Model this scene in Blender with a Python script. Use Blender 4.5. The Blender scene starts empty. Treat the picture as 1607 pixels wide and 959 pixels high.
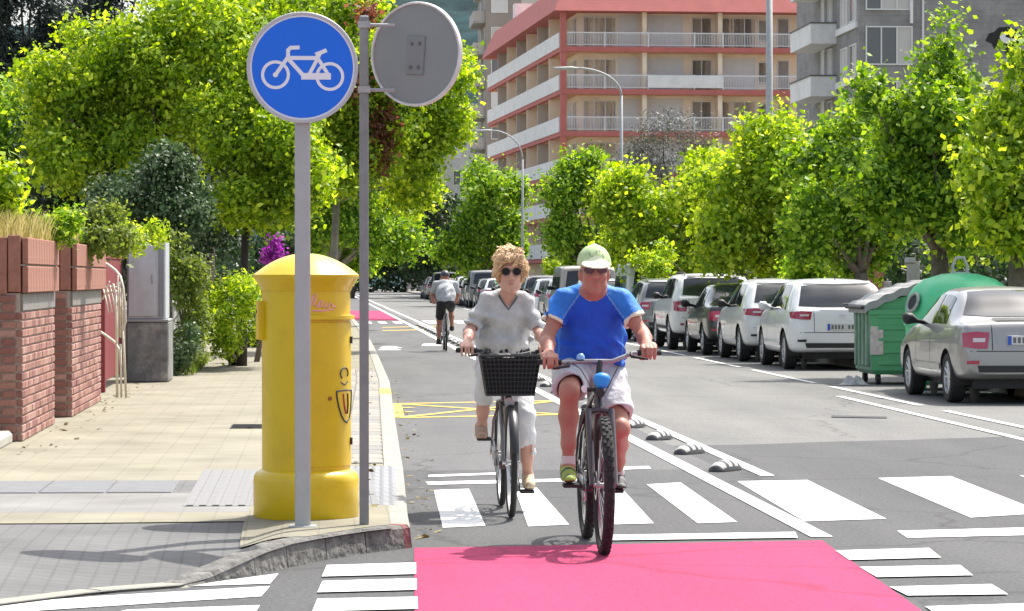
import bpy, bmesh, math, random
import numpy as np
from mathutils import Vector, Matrix, noise as mnoise
from mathutils.bvhtree import BVHTree

random.seed(7)
RNG = np.random.default_rng(7)
scene = bpy.context.scene
col = scene.collection

# ------------------------------------------------------------------ camera
F = 5000.0; IW, IH = 1607.0, 959.0; HOR = 436.0; VPX = 500.0; CH = 1.5
cam_d = bpy.data.cameras.new('camera'); cam = bpy.data.objects.new('camera', cam_d); col.objects.link(cam)
cam_d.sensor_width = 36.0; cam_d.lens = F / IW * 36.0; cam_d.clip_start = 0.1; cam_d.clip_end = 6000
YAW = math.atan((IW / 2 - VPX) / F); PITCH = -math.atan((IH / 2 - HOR) / F)
cam.location = (0, 0, CH)
cam.rotation_euler = (math.radians(90) + PITCH, 0, -YAW)
scene.camera = cam
CAMM = cam.rotation_euler.to_matrix()
cam_d.dof.use_dof = False

def ray(px, py):
    return (CAMM @ Vector(((px - IW / 2), -(py - IH / 2), -F))).normalized()
def G(px, py, z=0.0):            # a point on a level surface
    d = ray(px, py); t = (z - CH) / d.z
    return Vector((d.x * t, d.y * t, z))
def AT(px, py, Y):               # a point on the plane at distance Y up the street
    d = ray(px, py); t = Y / d.y
    return Vector((d.x * t, Y, CH + d.z * t))

# ------------------------------------------------------------------ light
SUN_EL = math.radians(57); SUN_AZ = math.atan2(0.66, 0.75)
sunv = Vector((math.sin(SUN_AZ) * math.cos(SUN_EL), math.cos(SUN_AZ) * math.cos(SUN_EL), math.sin(SUN_EL)))
w = bpy.data.worlds.new('World'); scene.world = w; w.use_nodes = True
nt = w.node_tree; bg = nt.nodes['Background']
sky = nt.nodes.new('ShaderNodeTexSky'); sky.sky_type = 'NISHITA'; sky.sun_disc = False
sky.sun_elevation = SUN_EL; sky.sun_rotation = SUN_AZ; sky.air_density = 1.0; sky.dust_density = 3.5; sky.ozone_density = .6
hsn = nt.nodes.new('ShaderNodeHueSaturation'); hsn.inputs['Saturation'].default_value = .6; nt.links.new(sky.outputs[0], hsn.inputs['Color']); nt.links.new(hsn.outputs[0], bg.inputs[0]); bg.inputs[1].default_value = 0.15
sl = bpy.data.lights.new('sun', 'SUN'); sl.energy = 3.5; sl.angle = math.radians(0.53); sl.color = (1.0, 0.95, 0.87)
so = bpy.data.objects.new('sun', sl); col.objects.link(so)
so.rotation_euler = sunv.to_track_quat('Z', 'Y').to_euler(); so.location = (20, 30, 60)
vs = scene.view_settings; vs.view_transform = 'Standard'; vs.look = 'None'; vs.gamma = 1.0; vs.exposure = 1.0
vs.use_curve_mapping = False
try:
    scene.cycles.use_denoising = True
    scene.cycles.max_bounces = 7; scene.cycles.diffuse_bounces = 4; scene.cycles.glossy_bounces = 3
    scene.cycles.transmission_bounces = 5; scene.cycles.transparent_max_bounces = 6
    scene.cycles.sample_clamp_indirect = 6.0
except Exception:
    pass

# ------------------------------------------------------------------ materials
MATS = {}
def M(name, c=(.5, .5, .5), rough=.6, metal=0., var=0., vs=4., bump=0., bs=60., coat=0., spec=.5, stain=None, st_s=1.5, st_a=.5, objc=True):
    if name in MATS: return MATS[name]
    m = bpy.data.materials.new(name); m.use_nodes = True; n = m.node_tree.nodes; L = m.node_tree.links
    b = n['Principled BSDF']; b.inputs['Base Color'].default_value = (*c, 1); b.inputs['Roughness'].default_value = rough
    b.inputs['Metallic'].default_value = metal; b.inputs['Specular IOR Level'].default_value = spec
    if coat: b.inputs['Coat Weight'].default_value = coat; b.inputs['Coat Roughness'].default_value = .06
    tc = n.new('ShaderNodeNewGeometry'); pos = tc.outputs['Position']
    if objc: tc = n.new('ShaderNodeTexCoord'); pos = tc.outputs['Object']
    last = None
    if var:
        nz = n.new('ShaderNodeTexNoise'); nz.inputs['Scale'].default_value = vs; nz.inputs['Detail'].default_value = 6; nz.inputs['Roughness'].default_value = .65
        L.new(pos, nz.inputs['Vector'])
        r = n.new('ShaderNodeValToRGB'); r.color_ramp.elements[0].position = .3; r.color_ramp.elements[1].position = .7
        r.color_ramp.elements[0].color = (*[max(0, x * (1 - var)) for x in c], 1); r.color_ramp.elements[1].color = (*[min(1, x * (1 + var)) for x in c], 1)
        L.new(nz.outputs['Fac'], r.inputs['Fac']); last = r.outputs['Color']
    if stain:
        n2 = n.new('ShaderNodeTexNoise'); n2.inputs['Scale'].default_value = st_s; n2.inputs['Detail'].default_value = 8; n2.inputs['Roughness'].default_value = .7
        L.new(pos, n2.inputs['Vector'])
        r2 = n.new('ShaderNodeValToRGB'); r2.color_ramp.elements[0].position = .5; r2.color_ramp.elements[1].position = .72
        r2.color_ramp.elements[0].color = (0, 0, 0, 1); r2.color_ramp.elements[1].color = (st_a, st_a, st_a, 1)
        L.new(n2.outputs['Fac'], r2.inputs['Fac'])
        mx = n.new('ShaderNodeMix'); mx.data_type = 'RGBA'; L.new(r2.outputs['Color'], mx.inputs['Factor'])
        if last: L.new(last, mx.inputs['A'])
        else: mx.inputs['A'].default_value = (*c, 1)
        mx.inputs['B'].default_value = (*stain, 1); last = mx.outputs['Result']
    if last: L.new(last, b.inputs['Base Color'])
    if bump:
        n3 = n.new('ShaderNodeTexNoise'); n3.inputs['Scale'].default_value = bs; n3.inputs['Detail'].default_value = 4; L.new(pos, n3.inputs['Vector'])
        bp = n.new('ShaderNodeBump'); bp.inputs['Strength'].default_value = bump; bp.inputs['Distance'].default_value = .02
        L.new(n3.outputs['Fac'], bp.inputs['Height']); L.new(bp.outputs['Normal'], b.inputs['Normal'])
    MATS[name] = m; return m

def M_leaf(name, dark, mid, light, trans=.45):
    if name in MATS: return MATS[name]
    m = bpy.data.materials.new(name); m.use_nodes = True; n = m.node_tree.nodes; L = m.node_tree.links
    out = n['Material Output']; n.remove(n['Principled BSDF'])
    g = n.new('ShaderNodeNewGeometry'); r = n.new('ShaderNodeValToRGB')
    e = r.color_ramp.elements; e[0].color = (*dark, 1); e[1].color = (*light, 1); e.new(.5).color = (*mid, 1)
    L.new(g.outputs['Random Per Island'], r.inputs['Fac'])
    pb = n.new('ShaderNodeBsdfPrincipled'); pb.inputs['Roughness'].default_value = .5; pb.inputs['Specular IOR Level'].default_value = .35
    L.new(r.outputs['Color'], pb.inputs['Base Color'])
    t = n.new('ShaderNodeBsdfTranslucent')
    hs = n.new('ShaderNodeHueSaturation'); hs.inputs['Hue'].default_value = .485; hs.inputs['Saturation'].default_value = 1.1; hs.inputs['Value'].default_value = 1.75
    L.new(r.outputs['Color'], hs.inputs['Color']); L.new(hs.outputs['Color'], t.inputs['Color'])
    mx = n.new('ShaderNodeMixShader'); mx.inputs[0].default_value = trans
    L.new(pb.outputs[0], mx.inputs[1]); L.new(t.outputs[0], mx.inputs[2]); L.new(mx.outputs[0], out.inputs['Surface'])
    MATS[name] = m; return m

# ------------------------------------------------------------------ objects
def tag(o, label=None, cat=None, group=None, kind=None):
    if label: o['label'] = label
    if cat: o['category'] = cat
    if group: o['group'] = group
    if kind: o['kind'] = kind
    return o
def empty(name, loc, label, cat, group=None, rz=0):
    o = bpy.data.objects.new(name, None); col.objects.link(o); o.location = loc; o.rotation_euler.z = rz
    o.empty_display_size = .1
    return tag(o, label, cat, group)
def link(name, me, mat=None, parent=None, loc=None, rot=None, kind=None):
    o = bpy.data.objects.new(name, me); col.objects.link(o)
    if mat is not None and len(me.materials) == 0:
        for m_ in (mat if isinstance(mat, (list, tuple)) else [mat]): me.materials.append(m_)
    if parent is not None: o.parent = parent
    if loc is not None: o.location = loc
    if rot is not None: o.rotation_euler = rot
    if kind: o['kind'] = kind
    return o
def kids(o): return [c for c in bpy.data.objects if c.parent == o]
def copy_tree(o, parent=None, tree=None):
    c = o.copy(); col.objects.link(c); c.parent = parent
    for ch in list(o.children): copy_tree(ch, c)
    return c

class MB:
    def __init__(s): s.v = []; s.f = []; s.mi = []; s.cur = 0
    def _add(s, vs_, fs_):
        o = len(s.v); s.v.extend([tuple(p) for p in vs_])
        for f in fs_: s.f.append(tuple(i + o for i in f)); s.mi.append(s.cur)
        return s
    def box(s, lo, hi, M4=None):
        x0, y0, z0 = lo; x1, y1, z1 = hi
        P = [(x0,y0,z0),(x1,y0,z0),(x1,y1,z0),(x0,y1,z0),(x0,y0,z1),(x1,y0,z1),(x1,y1,z1),(x0,y1,z1)]
        if M4 is not None: P = [M4 @ Vector(p) for p in P]
        return s._add(P, [(0,3,2,1),(4,5,6,7),(0,1,5,4),(1,2,6,5),(2,3,7,6),(3,0,4,7)])
    def bbox(s, lo, hi, b=.01):
        """box with chamfered edges"""
        x0, y0, z0 = lo; x1, y1, z1 = hi
        b = min(b, (x1-x0)*.4, (y1-y0)*.4, (z1-z0)*.4)
        xs = [(x0, x0+b), (x1, x1-b)]; ys = [(y0, y0+b), (y1, y1-b)]; zs = [(z0, z0+b), (z1, z1-b)]
        P = []; idx = {}
        for i in range(2):
            for j in range(2):
                for k in range(2):
                    for a in range(3):
                        p = (xs[i][0] if a == 0 else xs[i][1], ys[j][0] if a == 1 else ys[j][1], zs[k][0] if a == 2 else zs[k][1])
                        idx[i,j,k,a] = len(P); P.append(p)
        fs = []
        for a in range(3):
            o1, o2 = [q for q in range(3) if q != a]
            for sd in range(2):
                def key(u, v):
                    t = [0,0,0]; t[a] = sd; t[o1] = u; t[o2] = v; return idx[t[0],t[1],t[2],a]
                f = [key(0,0), key(1,0), key(1,1), key(0,1)]
                flip = (sd == 0) ^ (a == 1)
                fs.append(tuple(f[::-1]) if flip else tuple(f))
        for a in range(3):
            o1, o2 = [q for q in range(3) if q != a]
            for u in range(2):
                for v in range(2):
                    def key(e, ax):
                        t = [0,0,0]; t[a] = e; t[o1] = u; t[o2] = v; return idx[t[0],t[1],t[2],ax]
                    fs.append((key(0,o1), key(1,o1), key(1,o2), key(0,o2)))
        for i in range(2):
            for j in range(2):
                for k in range(2): fs.append((idx[i,j,k,0], idx[i,j,k,1], idx[i,j,k,2]))
        return s._add(P, fs)
    def tube(s, pts, r, n=10, cap=True, flat=1.0, up=None):
        pts = [Vector(p) for p in pts]; m = len(pts)
        rs = r if isinstance(r, (list, tuple)) else [r] * m
        P = []; prev = None
        for i, p in enumerate(pts):
            t = (pts[min(i+1, m-1)] - pts[max(i-1, 0)]).normalized()
            if prev is None:
                ref = Vector(up) if up is not None else (Vector((0,0,1)) if abs(t.z) < .9 else Vector((1,0,0)))
                a = t.cross(ref).normalized()
            else: a = (prev - t * prev.dot(t)).normalized()
            prev = a; b = t.cross(a).normalized()
            for k in range(n):
                th = 2 * math.pi * k / n
                P.append(p + (a * math.cos(th) + b * math.sin(th) * flat) * rs[i])
        fs = []
        for i in range(m - 1):
            for k in range(n):
                fs.append((i*n+k, i*n+(k+1) % n, (i+1)*n+(k+1) % n, (i+1)*n+k))
        if cap: fs.append(tuple(range(n))[::-1]); fs.append(tuple(range((m-1)*n, m*n)))
        return s._add(P, fs)
    def lathe(s, prof, n=40, c=(0,0,0), axis='z', a0=0, a1=2*math.pi, cap=False):
        P = []; full = abs(a1 - a0 - 2*math.pi) < 1e-6; m = n if full else n + 1
        for (r, z) in prof:
            for k in range(m):
                a = a0 + (a1 - a0) * k / n; x, y = r*math.cos(a), r*math.sin(a)
                q = (x, y, z) if axis == 'z' else ((z, x, y) if axis == 'x' else (x, z, y))
                P.append((q[0]+c[0], q[1]+c[1], q[2]+c[2]))
        fs = []
        for i in range(len(prof)-1):
            for k in range(n):
                k2 = (k+1) % m
                q = (i*m+k, i*m+k2, (i+1)*m+k2, (i+1)*m+k)
                fs.append(q if axis != 'y' else q[::-1])
        return s._add(P, fs)
    def poly(s, pts):
        return s._add(pts, [tuple(range(len(pts)))])
    def prism(s, pts2, z0, z1, f=lambda x, y, z: (x, y, z)):
        n = len(pts2)
        P = [f(x, y, z0) for x, y in pts2] + [f(x, y, z1) for x, y in pts2]
        fs = [tuple(range(n))[::-1], tuple(range(n, 2*n))] + [(i, (i+1) % n, n+(i+1) % n, n+i) for i in range(n)]
        return s._add(P, fs)
    def grid(s, fn, nu, nv):
        P = [fn(i/nu, j/nv) for i in range(nu+1) for j in range(nv+1)]
        fs = [(i*(nv+1)+j, (i+1)*(nv+1)+j, (i+1)*(nv+1)+j+1, i*(nv+1)+j+1) for i in range(nu) for j in range(nv)]
        return s._add(P, fs)
    def mesh(s, name='mesh', smooth=False, fix=True):
        me = bpy.data.meshes.new(name); me.from_pydata([tuple(p) for p in s.v], [], s.f)
        if any(s.mi): me.polygons.foreach_set('material_index', s.mi)
        if fix:
            bm = bmesh.new(); bm.from_mesh(me); bmesh.ops.recalc_face_normals(bm, faces=bm.faces); bm.to_mesh(me); bm.free()
        if smooth is True: me.polygons.foreach_set('use_smooth', [True]*len(me.polygons))
        elif smooth:
            me.polygons.foreach_set('use_smooth', [True]*len(me.polygons)); me.set_sharp_from_angle(angle=math.radians(smooth))
        me.update(); return me
    def build(s, name, mat, parent=None, loc=None, rot=None, smooth=False, kind=None, fix=True):
        return link(name, s.mesh(name, smooth, fix), mat, parent, loc, rot, kind)
# ------------------------------------------------------------------ ground, road, pavement
def M_asphalt(name, c, speck=.25):
    if name in MATS: return MATS[name]
    m = M(name, c, rough=.9, var=speck, vs=38, bump=.35, bs=90, spec=.25, objc=False)
    n = m.node_tree.nodes; L = m.node_tree.links; b = n['Principled BSDF']
    src = b.inputs['Base Color'].links[0].from_socket
    g = n.new('ShaderNodeNewGeometry')
    mp = n.new('ShaderNodeMapping'); mp.inputs['Scale'].default_value = (1, .12, 1); L.new(g.outputs['Position'], mp.inputs['Vector'])
    nz = n.new('ShaderNodeTexNoise'); nz.inputs['Scale'].default_value = 1.3; nz.inputs['Detail'].default_value = 7; nz.inputs['Roughness'].default_value = .62
    L.new(mp.outputs[0], nz.inputs['Vector'])
    r = n.new('ShaderNodeValToRGB'); r.color_ramp.elements[0].position = .32; r.color_ramp.elements[1].position = .68
    r.color_ramp.elements[0].color = (.84, .84, .84, 1); r.color_ramp.elements[1].color = (1.12, 1.115, 1.1, 1)
    L.new(nz.outputs['Fac'], r.inputs['Fac'])
    mx = n.new('ShaderNodeMix'); mx.data_type = 'RGBA'; mx.blend_type = 'MULTIPLY'; mx.inputs['Factor'].default_value = 1
    L.new(src, mx.inputs['A']); L.new(r.outputs['Color'], mx.inputs['B'])
    # thin cracks and sealed seams
    vo = n.new('ShaderNodeTexVoronoi'); vo.feature = 'DISTANCE_TO_EDGE'; vo.inputs['Scale'].default_value = .45
    wn = n.new('ShaderNodeTexNoise'); wn.inputs['Scale'].default_value = 1.4; wn.inputs['Detail'].default_value = 5
    ad = n.new('ShaderNodeMix'); ad.data_type = 'RGBA'; ad.inputs['Factor'].default_value = .35
    L.new(g.outputs['Position'], wn.inputs['Vector']); L.new(g.outputs['Position'], ad.inputs['A']); L.new(wn.outputs['Color'], ad.inputs['B'])
    L.new(ad.outputs['Result'], vo.inputs['Vector'])
    cr = n.new('ShaderNodeValToRGB'); cr.color_ramp.elements[0].position = 0; cr.color_ramp.elements[1].position = .012
    cr.color_ramp.elements[0].color = (.55, .55, .55, 1); cr.color_ramp.elements[1].color = (1, 1, 1, 1)
    L.new(vo.outputs['Distance'], cr.inputs['Fac'])
    m2 = n.new('ShaderNodeMix'); m2.data_type = 'RGBA'; m2.blend_type = 'MULTIPLY'; m2.inputs['Factor'].default_value = .7
    L.new(mx.outputs['Result'], m2.inputs['A']); L.new(cr.outputs['Color'], m2.inputs['B'])
    L.new(m2.outputs['Result'], b.inputs['Base Color'])
    return m
def M_paint(name, c, wear=.5):
    """road paint: chipped where the stones show through"""
    if name in MATS: return MATS[name]
    return M(name, c, rough=.75, var=.05, vs=3, stain=tuple(x*.45+.06 for x in c), st_s=13, st_a=wear, bump=.25, bs=90, objc=False, spec=.3)
def M_tiles(name, c1, c2, mortar, sx, sy, off=.5, ms=.012):
    if name in MATS: return MATS[name]
    m = M(name, c1, rough=.85, objc=False, bump=.2, bs=70, spec=.3); n = m.node_tree.nodes; L = m.node_tree.links; b = n['Principled BSDF']
    g = n.new('ShaderNodeNewGeometry'); br = n.new('ShaderNodeTexBrick')
    br.offset = off; br.inputs['Color1'].default_value = (*c1, 1); br.inputs['Color2'].default_value = (*c2, 1); br.inputs['Mortar'].default_value = (*mortar, 1)
    br.inputs['Scale'].default_value = 1; br.inputs['Mortar Size'].default_value = ms; br.inputs['Brick Width'].default_value = sx; br.inputs['Row Height'].default_value = sy
    br.inputs['Bias'].default_value = 0
    L.new(g.outputs['Position'], br.inputs['Vector'])
    nz = n.new('ShaderNodeTexNoise'); nz.inputs['Scale'].default_value = 1.1; nz.inputs['Detail'].default_value = 8; nz.inputs['Roughness'].default_value = .65
    L.new(g.outputs['Position'], nz.inputs['Vector'])
    r = n.new('ShaderNodeValToRGB'); r.color_ramp.elements[0].position = .33; r.color_ramp.elements[1].position = .66
    r.color_ramp.elements[0].color = (.76, .75, .73, 1); r.color_ramp.elements[1].color = (1.12, 1.12, 1.1, 1); L.new(nz.outputs['Fac'], r.inputs['Fac'])
    mx = n.new('ShaderNodeMix'); mx.data_type = 'RGBA'; mx.blend_type = 'MULTIPLY'; mx.inputs['Factor'].default_value = 1
    L.new(br.outputs['Color'], mx.inputs['A']); L.new(r.outputs['Color'], mx.inputs['B']); L.new(mx.outputs['Result'], b.inputs['Base Color'])
    return m

m_ground = M('ground_soil', (.17, .16, .12), rough=1, var=.3, vs=.4, objc=False)
m_old = M_asphalt('asphalt_old', (.165, .165, .158), .35)
m_new = M_asphalt('asphalt_new', (.088, .089, .091), .4)
m_lane = M_asphalt('asphalt_lane', (.118, .119, .12), .38)
m_white = M_paint('paint_white', (.72, .72, .70), .75)
m_whitew = M_paint('paint_white_worn', (.62, .62, .6), .95)
m_yel = M_paint('paint_yellow', (.72, .5, .09), .8)
m_pink = M_asphalt('paint_pink', (.385, .040, .115), .25)

def sheet(name, pts, z, mat, parent=None, kind=None):
    m = MB(); m.poly([(p[0], p[1], z) for p in pts]); return m.build(name, mat, parent, kind=kind)
ground = sheet('ground', [(-3000, -200), (3000, -200), (3000, 5000), (-3000, 5000)], -.03, m_ground, kind='structure')
KX = [(17.6, .513), (18.8, .53), (23.4, .625), (25.3, .655), (35, .82), (42.6, .955), (49.3, 1.01), (61, 1.10), (77, 1.2), (130, 1.22), (420, 1.25)]
def kerbX(y): return float(np.interp(y, [a for a, b in KX], [b for a, b in KX]))
rm_ = MB(); rm_.poly([(-40, -20, -.004), (40, -20, -.004), (40, 24, -.004), (-40, 24, -.004)]); rm_.poly([(-2, 24, -.004), (11, 24, -.004), (11, 420, -.004), (-2, 420, -.004)]); road = rm_.build('road', m_old, kind='structure')
# newer, darker surfacing round the crossing and along the cycle lane
ap = MB(); pe = [(3.15, 28.3), (3.9, 28.5), (4.6, 28.9), (5.4, 29.2), (6.4, 29.7), (8.89, 30.2)]
ap.poly([(-30, -10, 0), (30, -10, 0), (30, 20, 0), (-30, 20, 0)]); ap.poly([(.4, 20, 0), (3.15, 20, 0), (3.15, 24.8, 0), (.5, 24.8, 0)])
for (a, b) in zip(pe[:-1], pe[1:]): ap.poly([(a[0], 20, 0), (b[0], 20, 0), (b[0], b[1], 0), (a[0], a[1], 0)])
ap.build('asphalt_patch', m_new, road)
sheet('cycle_lane', [(.55, 24.804), (3.15, 24.804), (3.15, 420), (1.1, 420), (1.1, 77), (.9, 43), (.7, 27)], .0, m_lane, road)
def mark(name, pxs, mat, z=.004, parent=None):
    return sheet(name, [tuple(G(x, y)[:2]) for x, y in pxs], z, mat, parent or road)
# pink cycle crossing
sheet('cycle_crossing', [tuple(G(650, 861)[:2]), tuple(G(1290, 849)[:2]), (2.70, 14.0), (2.62, 8), (.40, 8), (.42, 14)], .004, m_pink, road)
# square blocks beside it
for a in (((513, 889), (653, 885), (653, 903), (505, 907)), ((506, 914), (654, 910), (654, 928), (498, 932)), ((498, 942), (655, 939), (656, 958), (490, 962))): mark('crossing_block', a, m_white, .008)
for a in (((1311, 866), (1458, 862), (1477, 877), (1333, 881)), ((1349, 892), (1507, 889), (1527, 905), (1376, 908)), ((1396, 923), (1556, 919), (1582, 935), (1424, 937)), ((1452, 954), (1625, 949), (1655, 968), (1475, 971))): mark('crossing_block', a, m_white, .008)
# long bars of the side-street crossing
for a in (((437, 901), (437, 901.5), (424, 917), (300, 921), (340, 914)), ((424, 921), (410, 937), (-60, 967), (-60, 953), (150, 937)), ((408, 951), (395, 972), (90, 985), (200, 958))): mark('crossing_bar', a, m_white)
# cycle-lane zebra and stop lines
for a in (((681, 770), (736, 768), (762, 826), (695, 829)), ((808, 768), (842, 766), (893, 824), (829, 827)), ((930, 763), (970, 761), (1026, 822), (960, 824)), ((1015, 761), (1068, 758), (1157, 820), (1095, 822))): mark('zebra_stripe', a, m_white)
mark('stop_line', [(668, 757), (790, 754), (930, 751), (930, 755), (790, 759), (672, 761.5)], m_white)
mark('stop_line', [(672, 746), (790, 742), (790, 745), (672, 749.5)], m_whitew)
mark('stop_line', [(975, 733), (1018, 732), (1022, 736), (975, 738)], m_whitew)
mark('stop_line', [(940, 842), (1248, 837), (1252, 846), (940, 850.5)], m_white, .009)
# kerb-side road zebra
mark('zebra_stripe', [(1157, 756), (1267, 754), (1391, 815), (1262, 819)], m_white)
mark('zebra_stripe', [(1378, 751), (1492, 748), (1640, 806), (1523, 813)], m_white)
mark('zebra_stripe', [(1600, 747), (1712, 744), (1890, 800), (1775, 807)], m_white)
mark('stop_line', [(1408, 834), (1640, 828), (1640, 840), (1424, 845)], m_white)
# the two lane lines that frame the separators
for (x0, x1, y0) in ((2.835, 2.965, 18.25), (3.33, 3.44, 23.9)):
    m = MB(); ys = [y0 + i*6 for i in range(1, 50)]
    m.poly([(x0, y0, .006), (x1, y0, .006), (x1, 27, .006), (x0, 27, .006)]); m.poly([(x0, 27, .006), (x1, 27, .006), (x1-.02, 330, .006), (x0-.02, 330, .006)])
    m.build('lane_line', m_white, road)
# parking lines along the right
for (x0, x1) in ((7.0, 7.1),):
    for i in range(30): sheet('parking_line', [(x0, 29+i*8), (x1, 29+i*8), (x1, 35.5+i*8), (x0, 35.5+i*8)], .004, m_whitew, road)
sheet('parking_line', [(6.45, 24), (6.55, 24), (6.62, 40), (6.52, 40)], .004, m_whitew, road)
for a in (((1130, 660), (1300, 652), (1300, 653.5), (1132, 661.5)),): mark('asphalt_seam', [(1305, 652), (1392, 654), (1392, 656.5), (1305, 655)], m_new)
# yellow cross-hatched box
yb = [((622, 634), (880, 629)), ((626, 656), (885, 651)), ((622, 634), (885, 651)), ((626, 656), (880, 629)), ((622, 634), (626, 656)), ((624, 641), (648, 640)), ((625, 648), (648, 647))]
for (a, b) in yb:
    A, B = G(*a), G(*b); d = (B - A).normalized(); n = Vector((-d.y, d.x, 0)) * (.09 if abs(d.y) < .5 else .06)
    zz = .004 + .0006*yb.index((a, b))
    sheet('yellow_line', [(A-n)[:2], (B-n)[:2], (B+n)[:2], (A+n)[:2]], zz, m_yel, road)
for (a, b) in (((600, 514), (690, 512)), ((600, 519), (690, 517))):
    A, B = G(*a), G(*b); sheet('yellow_line', [(A.x, A.y-.4), (B.x, B.y-.4), (B.x, B.y+.4), (A.x, A.y+.4)], .004, m_yel, road)
# far pink crossing and zebra
sheet('cycle_crossing', [(1.25, 112), (2.8, 112), (2.8, 145), (1.25, 145)], .004, m_pink, road)
for i in range(7): sheet('zebra_stripe', [(3.6+i*.95, 104), (4.1+i*.95, 104), (4.1+i*.95, 112), (3.6+i*.95, 112)], .004, m_white, road)
for i in range(3): sheet('zebra_stripe', [(1.5+i*.5, 104), (1.75+i*.5, 104), (1.75+i*.5, 109), (1.5+i*.5, 109)], .009, m_white, road)
for (x, y) in ((612, 545), (676, 541), (610, 548)): 
    p = G(x, y); sheet('lane_symbol', [(p.x-.25, p.y-1), (p.x+.25, p.y-1), (p.x+.12, p.y+1), (p.x-.12, p.y+1)], .004, m_whitew, road)

# pavement: raised slab with a dropped kerb at the corner
EDGE = [(.513, 17.69), (.26, 17.36), (.044, 16.97), (-.158, 16.5), (-.316, 16.1), (-.50, 15.76), (-.62, 15.5), (-1.02, 15.2), (-1.46, 14.6), (-2.2, 13.6), (-4.0, 11.5), (-9, 7)]
def edgeY(x): return float(np.interp(-x, [-a for a, b in EDGE], [b for a, b in EDGE]))
KH = .12
def pavZ(x, y):
    if x > .1: return KH
    dy = max(0, y - edgeY(x)); a = min(1, dy / 2.1); b = min(1, max(0, (x + .66) / .52))
    t = max(a, b); t = t*t*(3 - 2*t); return .012 + (KH - .012) * t
m_beige = M_tiles('paving_beige', (.250, .235, .180), (.238, .223, .170), (.205, .192, .148), .2, .2, .0, .006)
m_grey = M_tiles('paving_grey', (.145, .146, .147), (.135, .136, .137), (.115, .115, .115), .1, .1, .0, .008)
m_ltgrey = M_tiles('paving_light_grey', (.215, .212, .205), (.205, .202, .195), (.18, .178, .172), .2, .2, .0, .005)
m_slab = M('slab_grey', (.15, .155, .162), rough=.85, var=.14, vs=5, bump=.3, bs=60)
m_kerb = M('kerb_granite', (.29, .28, .25), rough=.85, var=.2, vs=9, stain=(.17, .165, .15), st_s=6, st_a=.6, bump=.5, bs=45)
def pav(name, u0, u1, ya, yb, mat, nu, nv, dz=0, parent=None, kind=None):
    m = MB()
    def fn(a, b):
        xc = u0 + (u1-u0)*a; y0 = ya(xc) if callable(ya) else ya; y1 = yb(xc) if callable(yb) else yb
        y = y0 + (y1-y0)*b; g = min(1, max(0, (xc+1.2)/1.7)); x = xc + g*(kerbX(max(y, 17.69)) - .513)
        return (x, y, pavZ(xc, y) + dz)
    m.grid(fn, nu, nv); return m.build(name, mat, parent, smooth=True, kind=kind)
pavement = pav('pavement', -9, .40, edgeY, 21.8, m_grey, 70, 30, kind='structure')
pav('paving_strip', -9, .40, 21.8, 90, m_beige, 14, 80, 0, pavement)
pav('paving_strip', -9, .40, 90, 420, m_beige, 6, 10, 0, pavement)
pav('paving_strip', -3.4, -.25, 18.75, 20.45, m_ltgrey, 20, 8, .004, pavement)
bd = [(a, edgeY(a)) for a in (0,)]
pav('paving_strip', -3.2, -.3, lambda x: 17.95+.45*max(0, (x+1.4))*.2, lambda x: 18.75, m_beige, 20, 3, .006, pavement)
pav('paving_strip', -.42, .40, lambda x: max(edgeY(x)+.16, 16.9), lambda x: 19.2, m_beige, 14, 6, .010, pavement)
# border slabs
x = -3.3
while x < -.95:
    m = MB(); m.bbox((-.208, -.58, -.05), (.208, .58, .008), .006); o = m.build('border_slab', m_slab, pavement, (x, 21.1, KH)); x += .43
# ribbed guidance tiles
tm = MB(); tm.bbox((-.2, -.2, -.04), (.2, .2, .004), .002)
for k in range(5): tm.box((-.175+k*.078, -.2035, .003), (-.135+k*.078, .2035, .010))
m_rib = M('guidance_tile', (.19, .19, .19), rough=.8, var=.1, vs=6, bump=.2, bs=50)
tmesh = tm.mesh('guidance_tile')
for i in range(3):
    for j in range(9):
        xx = -.62 + i*.403; yy = 19.45 + j*.403
        link('guidance_tile', tmesh, m_rib, pavement, (xx, yy, KH+.003))
bm_ = MB(); bm_.bbox((-.095, -.195, -.04), (.095, .195, .006), .004)
for k in range(3):
    for q in range(6): bm_.lathe([(.02, .005), (.014, .0085), (.0, .009)], 6, (-.06+k*.06, -.16+q*.064, 0))
bmesh_ = bm_.mesh('blister_tile'); m_blu = M('blister_tile', (.23, .235, .245), rough=.8, var=.12, vs=6, bump=.2, bs=50)
for i in range(2):
    for j in range(10):
        link('blister_tile', bmesh_, m_blu, pavement, (.17+i*.185+(kerbX(19.4+j*.4)-.513), 19.4+j*.4, KH+.003))
# small paving slabs in the strip beside the kerb
sm = MB(); sm.bbox((-.145, -.29, -.04), (.145, .29, .006), .006); smesh = sm.mesh('strip_slab')
m_strip = [M('strip_slab_%d' % i, c, rough=.85, var=.16, vs=7, bump=.3, bs=50) for i, c in enumerate(((.25, .235, .205), (.21, .2, .185), (.27, .25, .215)))]
for i in range(2):
    for j in range(40):
        yy = 23.95 + j*.6; mme = smesh if (i+j) % 3 == 0 else None
        o = link('strip_slab', smesh, m_strip[0], pavement, (kerbX(yy)-.30-i*.3, yy, KH+.003))
        o.material_slots[0].link = 'OBJECT'; o.material_slots[0].material = m_strip[(i*7+j*5+j//3) % 3]
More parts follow.
